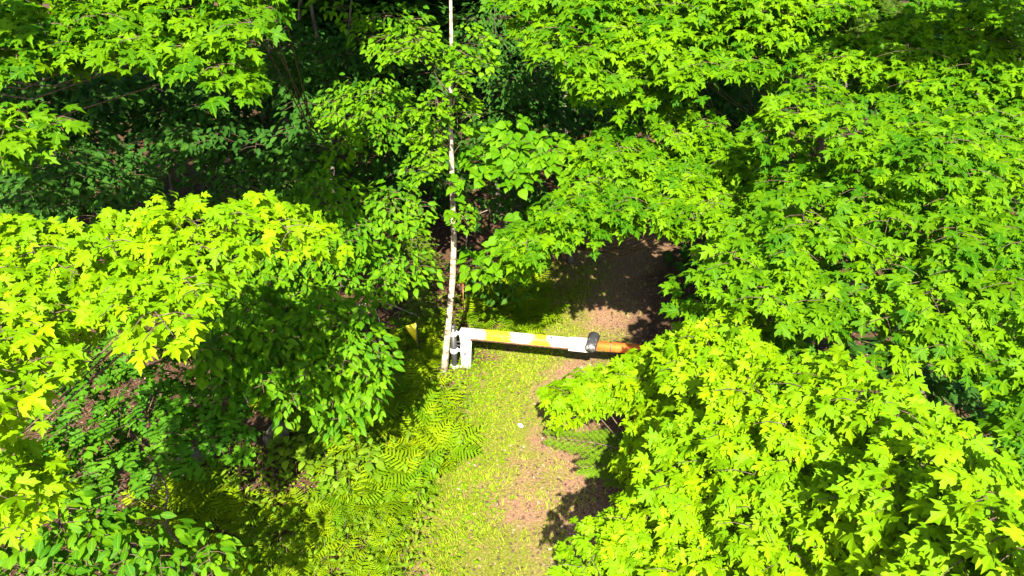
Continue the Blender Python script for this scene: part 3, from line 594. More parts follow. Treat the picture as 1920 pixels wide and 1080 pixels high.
# ------------------------------------------------------------------ the gate
def build_gate():
    hb = at_ground(853,692); yg = hb[1]; xg = hb[0]
    root = empty('barrier_gate', (xg, yg, float(gz(xg,yg))), 'white and yellow steel barrier gate swung across the trail, its far end orange', 'gate')
    A = np.array((xg+0.30, yg, 0.86)); dirn = np.array((4.75, -0.85, 0.0)); Lb = np.linalg.norm(dirn); X = dirn/Lb
    Yv = np.array((-X[1], X[0], 0)); Zv = np.array((0,0,1.0))
    L1 = 2.28
    m = MB(); s0 = A - X*0.16; m.box(s0 + X*(L1/2+0.08), X, Yv, Zv, L1/2+0.08, 0.092, 0.072, 0.012)
    o = m.build('beam', M['beam'], root)
    me = o.data; uvl = me.uv_layers.new(name='UVMap')
    for lp in me.loops:
        v = me.vertices[lp.vertex_index].co + Vector(root.location)
        uvl.data[lp.index].uv = (float((np.array(v)-s0) @ X)/(L1+0.16), 0)
    m = MB(); m.box(A + X*(L1/2-0.12) + Zv*-0.0955 + Yv*-0.02, X, Yv, Zv, L1/2-0.14, 0.050, 0.022); m.build('beam_shade_strip', M['rust_and_shade'], root)  # dark strip standing in for the shadow of the beam, no real rail
    m = MB(); m.box(A - X*0.055 + Zv*(-0.072-0.362), Zv, X, Yv, 0.361, 0.10, 0.082, 0.012); m.build('upright', M['white'], root)
    m = MB(); c = A + X*(L1-0.08); m.box(c - Zv*0.02, X, Yv, Zv, 0.20, 0.108, 0.105, 0.015); m.build('sleeve', M['white'], root)
    m = MB(); m.box(A + X*(L1+1.28), X, Yv, Zv, 1.15, 0.078, 0.068, 0.01); m.build('extension_bar', M['orange'], root)
    m = MB(); m.box(A + X*(L1+0.52), X, Yv, Zv, 0.012, 0.084, 0.074); m.build('joint_band', M['rust_and_shade'], root)
    # the dark pipe lying across the beam end
    ax = np.array((0.30,1.0,0.10)); ax /= np.linalg.norm(ax); c = A + X*(L1+0.165) + Zv*0.06
    m = MB(); m.tube([c-ax*0.20, c-ax*0.185, c+ax*0.20, c+ax*0.215], [0.10,0.112,0.112,0.10], 20); m.build('pipe_collar', M['pipe'], root)
    m = MB(); m.tube([c-ax*0.206, c-ax*0.201], [0.092,0.092], 20); m.build('end_cap', M['scuffed'], root)
    # hinge post and lugs
    hx = xg; m = MB(); m.tube([(hx,yg,-0.2),(hx,yg,1.0)], [0.062,0.062], 16); m.build('hinge_pipe', M['pipe'], root)
    m = MB(); m.tube([(hx,yg,1.0),(hx,yg,1.03),(hx,yg,1.06)], [0.066,0.066,0.04], 16); m.build('pipe_cap', M['pipe'], root)
    for z in (0.86, 0.46, 0.06):
        m = MB(); m.tube([(hx,yg,z-0.045),(hx,yg,z+0.045)], [0.082,0.082], 16)
        if z != 0.86 : m.box(np.array((hx+0.13,yg,z)), X, Yv, Zv, 0.06, 0.02, 0.022)
        else: m.box(np.array((hx+0.105,yg,z)), X, Yv, Zv, 0.033, 0.025, 0.03)
        m.build('hinge_lug', M['white'], root)
    m = MB(); cc = np.array((hx+0.10,yg-0.07,0.66))
    ring = [cc + np.array((math.cos(t)*0.045, 0, math.sin(t)*0.045)) for t in np.linspace(0, 2*math.pi, 14)]
    m.tube(ring, [0.011]*14, 6, cap=False); m.build('padlock_ring', M['pipe'], root)
    m = MB(); m.tube([A - X*0.055 + Zv*-0.42 + Yv*-0.095, A - X*0.055 + Zv*-0.42 + Yv*-0.135], [0.022,0.022], 6); m.build('bolt', M['pipe'], root)
    m = MB(); m.tube([A + X*(L1-0.62) + Zv*0.084 + Yv*-0.02, A + X*(L1-0.62) + Zv*0.105 + Yv*-0.02], [0.018,0.018], 6); m.build('bolt', M['pipe'], root)
build_gate()
# pennant and stake
g = at_ground(784,662)
r = empty('pennant', (g[0],g[1],float(gz(g[0],g[1]))), 'small yellow triangular pennant hanging low left of the gate hinge', 'pennant')
m = MB(); m.tube([(g[0],g[1],-0.1),(g[0],g[1],0.78)], [0.008,0.006], 6); m.build('stake', M['dead'], r)
m = MB(); a0 = np.array((g[0]-0.012,g[1]-0.01,0.74)); b0 = np.array((g[0]-0.225,g[1]-0.06,0.70)); c0 = np.array((g[0]-0.012,g[1]-0.02,0.27)); md = (a0+b0+c0)/3+np.array((0,-0.03,0)); bk = np.array((0,0.006,0))
m.add([a0,b0,c0,md,a0+bk,b0+bk,c0+bk,md+bk], [(0,1,3),(1,2,3),(2,0,3),(5,4,7),(6,5,7),(4,6,7),(0,4,5,1),(1,5,6,2),(2,6,4,0)]); m.build('flag', M['flag'], r)
g = at_ground(870,604)
r = empty('marker_stake', (g[0],g[1],float(gz(g[0],g[1]))), 'thin orange brown marker stake in the ferns behind the gate hinge', 'stake')
m = MB(); m.tube([(g[0],g[1],-0.1),(g[0]+0.01,g[1],0.95)], [0.012,0.011], 6); m.build('rod', M['stake'], r)
m = MB(); m.tube([(g[0]+0.01,g[1],0.95),(g[0]+0.01,g[1],0.99)], [0.014,0.009], 6); m.build('tip', M['orange'], r)

# ------------------------------------------------------------------ rocks
def rock(name, g, size, label, seed, mat='rock', cat='rock'):
    import bmesh
    bm = bmesh.new(); bmesh.ops.create_icosphere(bm, subdivisions=3, radius=1)
    for v in bm.verts:
        k = 1 + 0.5*(fbm(v.co.x*1.5+seed, v.co.y*1.5+v.co.z*2, seed)-0.5) + 0.15*(noise2(v.co.x*5+seed, v.co.y*5+v.co.z*4, seed)-.5)
        v.co = Vector((v.co.x*size[0], v.co.y*size[1], v.co.z*size[2]))*float(k)
    me = bpy.data.meshes.new(name); bm.to_mesh(me); bm.free()
    for p in me.polygons: p.use_smooth = True
    o = obj(name, me, M[mat], None, (g[0], g[1], float(gz(g[0],g[1]))+size[2]*0.15)); o.rotation_euler = (0,0,seed); tag(o, label, cat)
rock('rock', at_ground(525,838), (0.30,0.20,0.13), 'pale sunlit boulder at the edge of the fern bank', 1.3)
rock('rock', at_ground(335,900), (0.45,0.32,0.22), 'shaded mossy boulder below the young oak', 4.1)
rock('pebble', at_ground(976,798), (0.055,0.04,0.025), 'white stone lying on the worn trail near the gate', 2.2, 'white', 'stone')

# ------------------------------------------------------------------ ferns
def frond_mesh(k):
    r = random.Random(k); V=[]; Fc=[]; n = 12
    spine = []
    for i in range(n+1):
        t = i/n; spine.append(np.array((0.04*math.sin(t*2+k), t*0.92, 0.30*math.sin(t*2.3)*(0.8+0.3*r.random()) )))
    for i in range(1, n):
        t = i/n; w_ = 0.30*math.sin(math.pi*min(1,(0.16+t*0.86)))**0.8 + 0.015
        for s in (-1,1):
            b = spine[i]; nx_ = spine[i+1]; dr = r.uniform(-.04,.0)
            tip = b + np.array((s*w_, 0.10+0.03*r.random(), -0.10*w_+dr))
            o = len(V); wd = 0.034
            V += [b+np.array((0,-wd*.6,0)), b*.45+tip*.55+np.array((0,-wd*.75,0.012)), tip, b*.45+tip*.55+np.array((0,wd*.75,0.012)), b+np.array((0,wd*.6,0))]
            Fc += [(o,o+1,o+3,o+4),(o+1,o+2,o+3)] if s > 0 else [(o+4,o+3,o+1,o),(o+3,o+2,o+1)]
    o = len(V)
    for i in (0, 4, 8, 12): V += [spine[i]+np.array((-.008,0,0)), spine[i]+np.array((.008,0,0))]
    Fc += [(o+2*j,o+2*j+1,o+2*j+3,o+2*j+2) for j in range(3)]
    V = np.array(V); me = mesh_from('frond', V, Fc, uv=V[:,:2], tint=np.full(len(V), 0.1+0.18*k)); me.materials.append(M['fern']); return me
FRONDS = [frond_mesh(k) for k in range(4)]
def fern(g, size, label, group):
    z = float(gz(g[0],g[1])); r = empty('fern', (g[0],g[1],z), label, 'fern', group)
    n = random.randint(5,8); a0 = random.uniform(0,6.28)
    for i in range(n):
        o = obj('frond', random.choice(FRONDS), None, r); s = size*random.uniform(.75,1.15)
        o.scale = (s,s,s); o.rotation_euler = (random.uniform(0.0,0.45), random.uniform(-.2,.2), a0+i*6.283/n+random.uniform(-.3,.3))
def placed(pts, k):
    xs = sorted(q[0] for q in pts); ys = sorted(q[1] for q in pts); n = len(pts)
    ix = sum(pts[k][0] > xs[min(n-1, n*j//4)] for j in (1,2,3)); iy = sum(pts[k][1] > ys[min(n-1, n*j//4)] for j in (1,2,3))
    return ('front', 'second', 'third', 'back')[iy] + ' row, ' + ('leftmost', 'middle left', 'middle right', 'rightmost')[ix] + ' part'
def scatter_ground(poly, n, mind):
    xs=[p[0] for p in poly]; ys=[p[1] for p in poly]; out=[]; tries=0
    while len(out) < n and tries < n*60:
        tries += 1
        x, y = random.uniform(min(xs),max(xs)), random.uniform(min(ys),max(ys))
        if not inpoly(np.array([x]),np.array([y]),poly)[0]: continue
        g = at_ground(x,y)
        if any((g[0]-q[0])**2+(g[1]-q[1])**2 < mind*mind for q in out): continue
        out.append(g)
    return out
PTS = scatter_ground(P_((600,850),(680,760),(790,730),(840,780),(850,850),(820,910),(760,950),(620,960)), 46, 0.30)
for k_, g in enumerate(PTS):
    fern(g, random.uniform(.36,.75), 'bracken fern in the bright bank left of the trail, ' + placed(PTS, k_), 'ferns of the sunlit bank left of the trail')
PTS = scatter_ground(P_((880,530),(940,500),(1020,530),(1030,590),(1000,630),(920,625),(880,610)), 24, 0.36)
for k_, g in enumerate(PTS):
    fern(g, random.uniform(.55,.8), 'arching fern behind the gate beam, ' + placed(PTS, k_), 'ferns behind the gate beam')
PTS = scatter_ground(P_((290,960),(420,930),(440,1000),(380,1060),(300,1040)), 12, 0.32)
for k_, g in enumerate(PTS):
    fern(g, random.uniform(.5,.7), 'shaded fern below the mossy boulder, ' + placed(PTS, k_), 'ferns below the mossy boulder')
PTS = scatter_ground(P_((450,730),(560,715),(650,740),(620,800),(480,800)), 14, 0.34)
for k_, g in enumerate(PTS):
    fern(g, random.uniform(.5,.7), 'shaded fern behind the pale boulder, ' + placed(PTS, k_), 'ferns behind the pale boulder')
PTS = scatter_ground(P_((770,600),(830,590),(835,690),(780,720),(740,690)), 10, 0.32)
for k_, g in enumerate(PTS):
    fern(g, random.uniform(.4,.6), 'small fern by the yellow pennant, ' + placed(PTS, k_), 'ferns around the yellow pennant')
# leafy herbs
def herb(g, h, label, group, leaf=0.11, n=12, sp='heart', mat='herb'):
    z = float(gz(g[0],g[1])); r = empty('leafy_plant', (g[0],g[1],z), label, 'plant', group)
    m = MB(); m.tube([(g[0],g[1],z-0.05),(g[0]+.03,g[1],z+h*.6),(g[0]+.05,g[1]-.03,z+h)], [0.008,0.006,0.003], 5); m.build('stem', M['twig'], r)
    for i in range(n):
        a_ = i*2.4+random.random(); t = 0.35+0.65*i/n; rad = 0.05+0.16*random.random()
        o = obj('leaf', leaf_mesh(sp, mat, random.randrange(NV), random.randrange(3)), None, r)
        o.location = (math.cos(a_)*rad+.04, math.sin(a_)*rad, h*t+random.uniform(-.03,.03)); s = leaf*random.uniform(.7,1.2); o.scale = (s,s,s)
        o.rotation_euler = (random.uniform(-.5,.1), random.uniform(-.3,.3), a_-math.pi/2)
PTS = scatter_ground(P_((430,980),(600,950),(760,960),(720,1110),(440,1110)), 34, 0.3)
for k_, g in enumerate(PTS):
    fern(g, random.uniform(.3,.5), 'small fern at the bottom edge left of the trail, ' + placed(PTS, k_), 'small ferns at the bottom edge')
PTS = scatter_ground(P_((600,850),(680,750),(840,720),(870,850),(800,950),(600,960)), 44, 0.18)
for k_, g in enumerate(PTS):
    herb(g, random.uniform(.2,.5), 'leafy weed in the bright fern bank left of the trail, ' + placed(PTS, k_), 'weeds among the sunlit ferns', 0.10, 10, random.choice(['ell','heart']))
PTS = scatter_ground(P_((440,960),(620,930),(800,930),(760,1110),(440,1110)), 70, 0.16)
for k_, g in enumerate(PTS):
    herb(g, random.uniform(.15,.35), 'low weed at the bottom edge left of the trail, ' + placed(PTS, k_), 'low weeds at the bottom edge', 0.085, 9, random.choice(['ell','heart']))
PTS = scatter_ground(P_((520,870),(620,840),(690,850),(700,910),(640,930),(540,910)), 20, 0.22)
for k_, g in enumerate(PTS):
    herb(g, random.uniform(.35,.6), 'round leaved plant right of the pale boulder, ' + placed(PTS, k_), 'round leaved plants by the pale boulder', 0.15)
PTS = scatter_ground(P_((430,870),(500,850),(530,900),(520,960),(440,950)), 14, 0.22)
for k_, g in enumerate(PTS):
    herb(g, random.uniform(.35,.55), 'slender herb between the two boulders, ' + placed(PTS, k_), 'leafy herbs between the boulders', 0.10, 14, 'ell')

# ------------------------------------------------------------------ conifers
def needle_branch(mbV, path, width, n, rise=0.0, nl=0.035):
    """feathery sprays of needles along a branch path, appended as triangles"""
    path = [np.asarray(p,float) for p in path]; k = len(path)-1
    V = mbV
    def needles(p, q, cnt, nl):
        d = q-p; ln = np.linalg.norm(d)+1e-9; d = d/ln; s_ = np.cross(d, (0,0,1.0)); s_ /= np.linalg.norm(s_)+1e-9
        for i in range(cnt):
            b = p + (q-p)*((i+random.random())/cnt)
            for sg in (-1,1):
                up_ = random.uniform(-.25,.5)
                t = b + s_*sg*nl*random.uniform(.7,1.1) + d*nl*0.7 + np.array((0,0,up_*nl)); wv = d*0.006
                V.append(b-wv); V.append(b+wv); V.append(t)
    for i in range(n):
        t = (i+0.5)/n*k; j = min(int(t), k-1); f = t-j
        b = path[j]*(1-f)+path[j+1]*f; d = path[j+1]-path[j]; d /= np.linalg.norm(d)+1e-9
        s_ = np.cross(d,(0,0,1.0)); s_ /= np.linalg.norm(s_)+1e-9
        wl = width*(1-0.75*(i/n))*random.uniform(.8,1.1)
        sg = 1 if i % 2 else -1
        e1 = b + s_*sg*wl*0.8 + d*wl*0.65 + np.array((0,0,rise*wl-0.08*wl))
        needles(b, e1, max(4,int(wl/0.012)), nl)
        for q in (0.4,0.65):
            b2 = b+(e1-b)*q
            for s2 in (-1,1):
                e2 = b2 + (d*s2*0.55+s_*sg*0.7)*wl*0.33
                needles(b2, e2, max(3,int(wl*0.33/0.014)), nl*0.9)
    needles(path[-2], path[-1], 12, nl)
def conifer(name, label, g, h, tiers, blen, per=6, mat='needle', nl=0.035, base_z=None, lo=0.12, r0=0.03, cat='tree'):
    z = float(gz(g[0],g[1])); r = empty(name, (g[0],g[1],z), label, cat)
    m = MB(); m.tube([(g[0],g[1],z-0.1),(g[0]+.03,g[1]+.02,z+h*.5),(g[0],g[1],z+h)], [r0,r0*.7,0.006], 7); m.build('trunk', M['bark'], r, True)
    V=[]; mb = MB()
    for t in range(tiers):
        f = t/max(1,tiers-1); hz = z + h*(lo+(1-lo)*f*0.97); bl = blen*(1-0.85*f)+0.08
        for q in range(per):
            an = q*6.283/per + t*0.7 + random.uniform(-.2,.2); d = np.array((math.cos(an), math.sin(an), 0))
            p0 = np.array((g[0],g[1],hz)); pth = [p0, p0+d*bl*.5+np.array((0,0,0.06*bl)), p0+d*bl+np.array((0,0,-0.10*bl))]
            needle_branch(V, pth, bl*.42, max(6,int(bl/0.07)), nl=nl)
            mb.tube(pth, [0.010,0.007,0.003], 4, cap=False)
    mb.build('branchwork', M['twig'], r)['kind'] = 'stuff'
    V = np.array(V) - np.array(r.location); nn = len(V)//3
    me = mesh_from('needles', V, loops=np.arange(len(V)), sizes=np.full(nn,3), uv=V[:,:2], tint=np.repeat(rng.uniform(.1,.8,nn),3)); o = obj('needles', me, M[mat], r); o['kind'] = 'stuff'
M['hemlock'] = leaf_mat('hemlock_needles', (0.035,0.09,0.004), (0.12,0.20,0.008), (0.08,0.15,0.006), 0.2, vein=0.0)
conifer('hemlock_sapling', 'feathery hemlock sapling between the beech leaves and the pale slender trunk', at_ground(785,545), 1.9, 9, 0.85, 6, 'hemlock')
conifer('hemlock_sapling', 'small half lit hemlock in front of the yellow pennant bank, nearer the gate', at_ground(790,610), 0.9, 6, 0.6, 6, 'hemlock')
# spruce bough reaching over the right of the trail, on a spruce hidden under the near maple
g = at_ground(1300,840); r = empty('spruce_tree', (g[0],g[1],float(gz(g[0],g[1]))), 'young spruce under the near maple with one bough reaching over the trail edge', 'tree')
m = MB(); m.tube([(g[0],g[1],-0.1),(g[0],g[1],2.2)], [0.05,0.02], 8); m.build('trunk', M['bark'], r, True)
V=[]; mb = MB()
for (e0, e1, wd) in ((at(1200,850,10.0), at(1028,818,10.1), 0.70), (at(1215,874,10.0), at(1088,876,10.2), 0.62), (at(1225,898,10.0), at(1140,900,10.2), 0.45)):
    p0 = np.array((g[0],g[1],e0[2]+.25)); pth = [p0, e0, e0*.5+e1*.5+np.array((0,0,.04)), e1]
    needle_branch(V, pth, wd, 40, nl=0.05); mb.tube(pth, [0.02,0.014,0.008,0.004], 5, cap=False)
mb.build('bough', M['twig'], r)
V = np.array(V) - np.array(r.location); nn = len(V)//3
me = mesh_from('needles', V, loops=np.arange(len(V)), sizes=np.full(nn,3), uv=V[:,:2], tint=np.repeat(rng.uniform(.1,.8,nn),3)); o = obj('needles', me, M['hemlock'], r); o['kind']='stuff'
# pine boughs at the top right
c0 = at(1620,20,11.0); g = np.array((c0[0]+0.3, c0[1]+1.2, 0)); r = empty('pine_tree', (g[0],g[1],float(gz(g[0],g[1]))), 'dark pine with hanging needle boughs at the top, left of the forked trunk', 'tree')
m = MB(); m.tube([(g[0],g[1],-0.1),(g[0],g[1],5),(g[0],g[1],11)], [0.11,0.09,0.05], 9); m.build('trunk', M['bark'], r, True)
V=[]; mb = MB()
for (px,py,dd,wd) in ((1580,40,11.0,.5),(1610,90,10.8,.5),(1550,15,11.2,.5),(1690,30,11.2,.5),(1640,-20,11,.5)):
    e1 = at(px,py,dd); p0 = np.array((g[0],g[1],e1[2]+.5)); pth=[p0, p0*.5+e1*.5+np.array((0,0,.15)), e1]
    needle_branch(V, pth, wd, 26, nl=0.11); mb.tube(pth,[0.02,0.012,0.005],5,cap=False)
mb.build('bough', M['twig'], r)
V = np.array(V) - np.array(r.location); nn = len(V)//3
me = mesh_from('needles', V, loops=np.arange(len(V)), sizes=np.full(nn,3), uv=V[:,:2], tint=np.repeat(rng.uniform(.1,.8,nn),3)); o = obj('needles', me, M['needle'], r); o['kind']='stuff'

# ------------------------------------------------------------------ the woods behind
crown_meshes = []
for k in range(4):
    n = 2600; g_ = rng.normal(0,1,(n,3)); g_ /= np.linalg.norm(g_,axis=1,keepdims=True); P = g_*(rng.uniform(0.3,1,n)**0.45)[:,None]*np.array((2.1,2.1,2.6))
    P[:,2] = np.round(P[:,2]*1.6)/1.6 + rng.normal(0,.1,n)
    D = rng.normal(0,1,(n,3)); D[:,2] = D[:,2]*.3-.3; Nn = rng.normal(0,.35,(n,3)); Nn[:,2]+=1
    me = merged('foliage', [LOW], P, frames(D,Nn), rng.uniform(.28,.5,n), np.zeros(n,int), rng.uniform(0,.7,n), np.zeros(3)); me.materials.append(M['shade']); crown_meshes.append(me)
def trunk_mesh(path, r0, r1, n=8):
    m = MB(); k = len(path); m.tube(path, [r0+(r1-r0)*i/(k-1) for i in range(k)], n, jit=.12); return m
spots = [(-300,260,.12),(-420,120,.12),(-200,80,.12),(60,110,.12),(300,90,.12),(520,90,.12),(700,80,.12),(900,90,.12),(1080,70,.12),(1300,100,.12),(1520,80,.12),(1750,120,.12),(2000,100,.12),(2150,250,.12),(485,330,.085),(290,350,.06),(415,300,.055),(548,300,.11),(700,260,.05),(60,300,.07),(640,330,.05),(745,250,.10),(1066,330,.10),(980,260,.08),(910,220,.09),(1230,260,.12),(1380,300,.10),(600,200,.1),(420,180,.1),(180,180,.1),(820,200,.08),(1130,200,.1),(1480,260,.12),(1600,330,.12),(1850,300,.12),(1960,250,.12),(-60,260,.12),(-150,330,.12)]
WHERE = lambda px, py: 'slim dark trunk in the %s woods, %s' % ('farthest' if py < 150 else 'far' if py < 255 else 'nearer', 'beyond the left edge' if px < 0 else 'at far left' if px < 350 else 'left of the birch' if px < 845 else 'right of the birch' if px < 1150 else 'behind the right maples' if px < 1900 else 'beyond the right edge')
for i, (px,py,rr) in enumerate(spots):
    g = at_ground(px,py)
    if px in (485,290,415): g = at_y(px, 300, 16.5 + px*0.004); g[2] = 0
    if px == 485: lab = 'straight grey trunk catching light under the upper left maple branch'
    elif px == 290: lab = 'thin dark trunk left of the others in the deep gap at left'
    elif px == 700 and py == 260: lab = 'thin trunk near the top, left of the pale slender birch'
    elif px == 1066: lab = 'pale grey trunk seen beside the top of the arching maple branch'
    elif px == 415: lab = 'thin leaning trunk between the grey trunk and the thin dark trunk'
    else: lab = WHERE(px, py)
    r = empty('forest_tree', (g[0],g[1],float(gz(g[0],g[1]))), lab, 'tree', 'trees of the woods behind' )
    h = random.uniform(11,14); q = at_y(px*.93+67, py-150, g[1]); ln = ((q[0]-g[0])/max(1,q[2])*h*.62+random.uniform(-.3,.3), random.uniform(-.3,.3))
    m = trunk_mesh([(g[0]+ln[0]*t+.06*math.sin(t*9+i), g[1]+ln[1]*t*t+.05*math.cos(t*8), -0.1+h*t) for t in np.linspace(0,1,9)], rr, rr*.35); m.build('trunk', M['bark'], r, True)
    o = obj('foliage', crown_meshes[i%4], None, r); o['kind']='stuff'; zc = max(8.9, 8-0.09*g[1]+4.0) if g[1] < 26 else random.uniform(3.5,8)
    o.location = (ln[0]*.5, ln[1]*.5, zc); o.rotation_euler=(0,0,random.uniform(0,6)); o.scale=(random.uniform(1.5,1.9),)*2+(random.uniform(.8,1.0),)
# low understory in the far woods, one mass
V = Leaves(); n = 60000
X = rng.uniform(-34,30,n); Y = rng.uniform(6,58,n); k = (trail_dist(X,Y) > 1.5) & ((Y > 18) | ((X < -4.5) & (Y > 12.5)) | (X > 4.0)); X=X[k];Y=Y[k]; n=len(X)
P = np.stack([X,Y,np.where(Y > 17, rng.uniform(0.1,3.4,n), rng.uniform(.1,1.0,n))*(0.3+0.7*noise2(X*.5,Y*.5,4))],1); D = rng.normal(0,1,(n,3)); D[:,2]=-.3; Nn=rng.normal(0,.3,(n,3)); Nn[:,2]+=1
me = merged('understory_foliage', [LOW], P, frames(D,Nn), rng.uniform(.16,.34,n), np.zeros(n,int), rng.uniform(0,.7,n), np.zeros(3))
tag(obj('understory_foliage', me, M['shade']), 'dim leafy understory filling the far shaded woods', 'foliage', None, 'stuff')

# fallen branches
FB = [((700,372),(760,378),(842,430),'long bare fallen branch left of the pale slender trunk'),((640,610),(720,600),(790,612),'pale dead twigs lying above the yellow pennant'),((868,400),(880,440),(874,480),'broken dead stem right of the pale slender trunk'),((900,420),(950,415),(985,400),'bare twig in the dark under the round basswood leaves'),((480,235),(560,262),(640,270),'bare dead branch hanging in the deep gap at left'),((1205,420),(1222,450),(1245,440),'curled dead twig hanging over the shaded trail')]
for (a0,b0,c0,lab) in FB:
    pa, pb, pc = [at_ground(*q) for q in (a0,b0,c0)]
    for q, z in ((pa,.35),(pb,.5),(pc,.25)): q[2] = z
    r = empty('fallen_branch', tuple(pa), lab, 'branch'); m = MB(); m.tube([pa,(pa+pb)/2+np.array((0,0,.05)),pb,(pb+pc)/2,pc],[.012,.014,.016,.018,.02],6); m.build('stick', M['dead'], r, True)
    m = MB()
    for t in range(7):
        f = random.random(); b = pa*(1-f)+pc*f; b[2] += .12; m.tube([b, b+np.array((random.uniform(-.3,.3),random.uniform(-.3,.3),random.uniform(-.1,.25)))],[.007,.003],4)
    o = m.build('side_twigs', M['dead'], r); o['kind']='stuff'

# ------------------------------------------------------------------ grass, ground cover, litter
def in_view(n, y0, y1):
    Y = y0 + (y1-y0)*rng.uniform(0,1,n); hw = (0.883*Y+3.75)*0.78
    return rng.uniform(-1,1,n)*hw, Y
def blades():
    X, Y = in_view(620000, 6.0, 19)
    sd_ = trail_side(X,Y); td = trail_dist(X,Y)
    den = np.clip(1.0-np.abs(sd_+0.6)/2.4,0,1)*(0.25+1.2*fbm(X*1.5,Y*1.5,31))
    den *= 1-0.5*np.clip((sd_+0.2)/0.6,0,1)
    den *= 1-0.70*np.exp(-((sd_-0.22)/0.30)**2) * (0.4+0.8*noise2(X*2,Y*2,7))
    den *= np.where(sd_ > 1.3, 0.3, 1.0)*np.where(Y > 13.5, np.clip(1-(Y-13.5)/5,0.1,1), 1)
    k = rng.uniform(0,1,len(X)) < den*0.8*np.clip(4.2*fbm(X*3.2,Y*3.2,61)-1.6,0.06,1.5)
    X, Y, sd_ = X[k], Y[k], sd_[k]; n = len(X); Z = gz(X,Y)
    verge = np.clip((-sd_-0.7)/1.0,0,1)
    H = rng.uniform(.03,.10,n)*(1+1.1*verge*noise2(X*1.3,Y*1.3,3)); an = rng.uniform(0,6.283,n); W = rng.uniform(.004,.010,n)
    b = np.stack([X,Y,Z],1); s = np.stack([np.cos(an),np.sin(an),np.zeros(n)],1)*W[:,None]
    ln = rng.normal(0,.55,(n,2))*H[:,None]; t = b + np.stack([ln[:,0],ln[:,1],H],1)
    V = np.stack([b-s,b+s,t],1).reshape(-1,3); T = np.clip(rng.uniform(0,.8,n)+0.35-0.5*verge,0,1)
    me = mesh_from('grass', V, loops=np.arange(len(V)), sizes=np.full(n,3), uv=V[:,:2], tint=np.repeat(T,3))
    tag(obj('grass', me, M['grass']), 'short sunlit grass growing on the trail and its left verge', 'grass', None, 'stuff')
    return n
blades()
def flat_leaves(name, label, cat, n0, dens, size, mat, zlift, y1=17):
    X, Y = in_view(n0, 6.0, y1); k = rng.uniform(0,1,n0) < dens(X,Y); X,Y = X[k],Y[k]; n=len(X)
    P = np.stack([X,Y,gz(X,Y)+rng.uniform(*zlift,n)],1); an = rng.uniform(0,6.283,n); D = np.stack([np.cos(an),np.sin(an),rng.normal(0,.2,n)],1)
    Nn = rng.normal(0,.3,(n,3)); Nn[:,2]+=1; R = frames(D,Nn); S = rng.uniform(*size,n)
    Q = (np.array([(0,0,0),(.34,.4,.05),(.1,1,-.04),(-.34,.45,.05)]), [(0,1,2,3)], None)
    me = merged(name, [Q], P, R, S, np.zeros(n,int), rng.uniform(0,1,n), np.zeros(3))
    tag(obj(name, me, mat), label, cat, None, 'stuff')
flat_leaves('ground_cover', 'low leafy ground cover on the sunlit verge and bank left of the trail', 'ground cover', 170000,
   lambda X,Y: np.clip(1.15-np.abs(trail_side(X,Y)+2.2)/2.0,0,1)*np.clip(2.2*fbm(X*1.3,Y*1.3,44)-0.35,0.05,1)*(Y<14.5), (.03,.085), M['cover'], (.004,.08), 19)
m, n_, L_ = new_mat('dry_leaf'); out = N(n_,'ShaderNodeOutputMaterial'); p = N(n_,'ShaderNodeBsdfPrincipled'); p.inputs['Roughness'].default_value=.9
ta = N(n_,'ShaderNodeAttribute',attribute_name='tint'); cr = ramp(n_,[(0,(0.03,0.015,0.008)),(.5,(0.075,0.04,0.021)),(.85,(0.15,0.09,0.05)),(1,(0.27,0.19,0.12))]); L_.new(ta.outputs['Fac'],cr.inputs[0]); L_.new(cr.outputs[0],p.inputs['Base Color']); L_.new(p.outputs[0],out.inputs[0]); M['litter']=m
flat_leaves('leaf_litter', 'brown fallen leaves and needles covering the woodland floor and trail edges', 'leaf litter', 60000,
   lambda X,Y: np.where(trail_side(X,Y) > 0.7, .8, np.where(trail_side(X,Y) < -2, .7, np.where(trail_side(X,Y) > -0.4, .45, .2)))+0*X, (.03,.075), M['litter'], (.002,.02), 22)

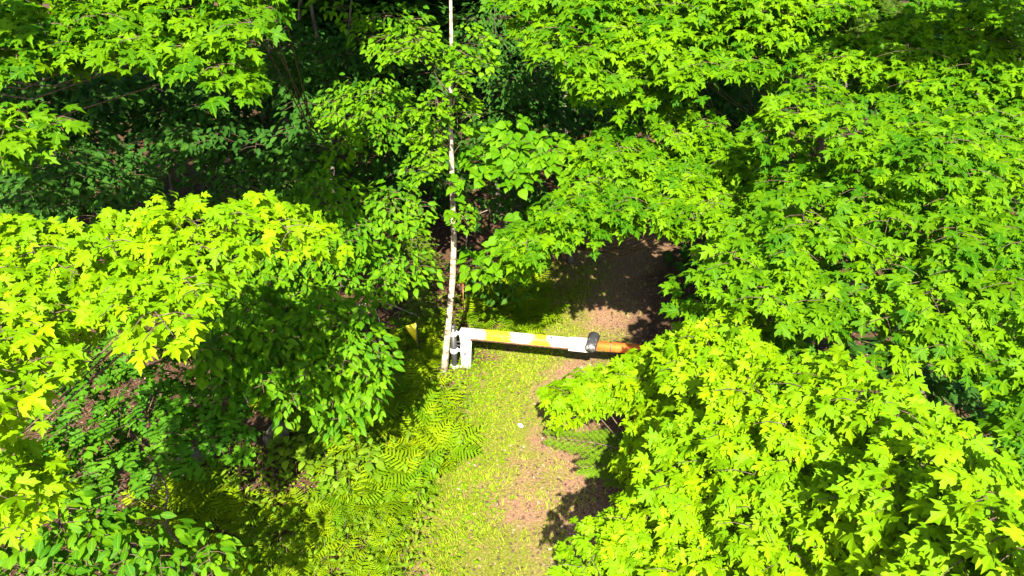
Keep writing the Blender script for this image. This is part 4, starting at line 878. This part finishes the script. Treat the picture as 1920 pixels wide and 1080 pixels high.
# ------------------------------------------------------------------ finish the trees: the leaves that show largest become parts, the rest one mass
def finish():
    off=[]; PX=[];PY=[];PZ=[];SZ=[]; tot=0
    for t in TREES:
        P,R,S,K,T = t['L'].cat(); t['arr']=(P,R,S,K,T)
        C = P + R[:,:,1]*(S*0.45)[:,None]
        x,y,z = project(C); face = np.abs(np.einsum('ij,ij->i', R[:,:,2], (C-CP)/np.linalg.norm(C-CP,axis=1,keepdims=True)))
        off.append(tot); tot += len(P); PX.append(x);PY.append(y);PZ.append(z);SZ.append(S*F/z*0.42*np.sqrt(np.clip(face,.15,1)))
    PX=np.concatenate(PX)/5;PY=np.concatenate(PY)/5;PZ=np.concatenate(PZ);SZ=np.concatenate(SZ)/5
    W,H=384,216; zb=np.full((H,W),1e9); ib=-np.ones((H,W),int)
    for i in np.where((PX>-8)&(PX<W+8)&(PY>-8)&(PY<H+8)&(PZ>0.5))[0]:
        r=max(SZ[i],.6); x0,x1=int(max(0,PX[i]-r)),int(min(W,PX[i]+r+1)); y0,y1=int(max(0,PY[i]-r)),int(min(H,PY[i]+r+1))
        if x0>=x1 or y0>=y1: continue
        zz=zb[y0:y1,x0:x1]; m=zz>PZ[i]; zz[m]=PZ[i]; ib[y0:y1,x0:x1][m]=i
    cnt=np.bincount(ib[ib>=0],minlength=tot)
    nleaf=0
    for t,o in zip(TREES,off):
        P,R,S,K,T=t['arr']; c=cnt[o:o+len(P)]; root=t['root']; ro=np.array(root.location)
        order=np.argsort(-c,kind='stable'); pick=order[:300]; pick=pick[c[pick]>=3]
        for i in pick:
            ob=bpy.data.objects.new('leaf', leaf_mesh(t['species'],t['mat'],int(K[i]),int(T[i]*3.99))); COL.objects.link(ob); ob.parent=root
            A=R[i]*S[i]; q=P[i]-ro
            ob.matrix_basis=Matrix(((A[0,0],A[0,1],A[0,2],q[0]),(A[1,0],A[1,1],A[1,2],q[1]),(A[2,0],A[2,1],A[2,2],q[2]),(0,0,0,1)))
        nleaf+=len(pick)
        rest=np.ones(len(P),bool); rest[pick]=False
        if rest.any():
            me=merged('foliage',SHAPES[t['species']],P[rest],R[rest],S[rest],K[rest],T[rest],ro); ob=obj('foliage',me,M[t['mat']],root); ob['kind']='stuff'
        if t['upper']:
            Pu=np.concatenate(t['upper']); n=len(Pu); D=rng.normal(0,1,(n,3)); D[:,2]=-.3; Nn=rng.normal(0,.3,(n,3)); Nn[:,2]+=1
            me=merged('unseen_upper_foliage',[LOW],Pu,frames(D,Nn),rng.uniform(.25,.42,n),np.zeros(n,int),rng.uniform(0,.7,n),ro); ob=obj('unseen_upper_foliage',me,M[t['mat']],root); ob['kind']='stuff'
    print('LEAVES', tot, 'leaf objects', nleaf)
finish()
print('TRIS', sum(len(o.data.loops)-2*len(o.data.polygons) for o in scn.objects if o.type=='MESH'), 'uniq', sum(len(m.loops)-2*len(m.polygons) for m in bpy.data.meshes), 'objs', len(scn.objects))
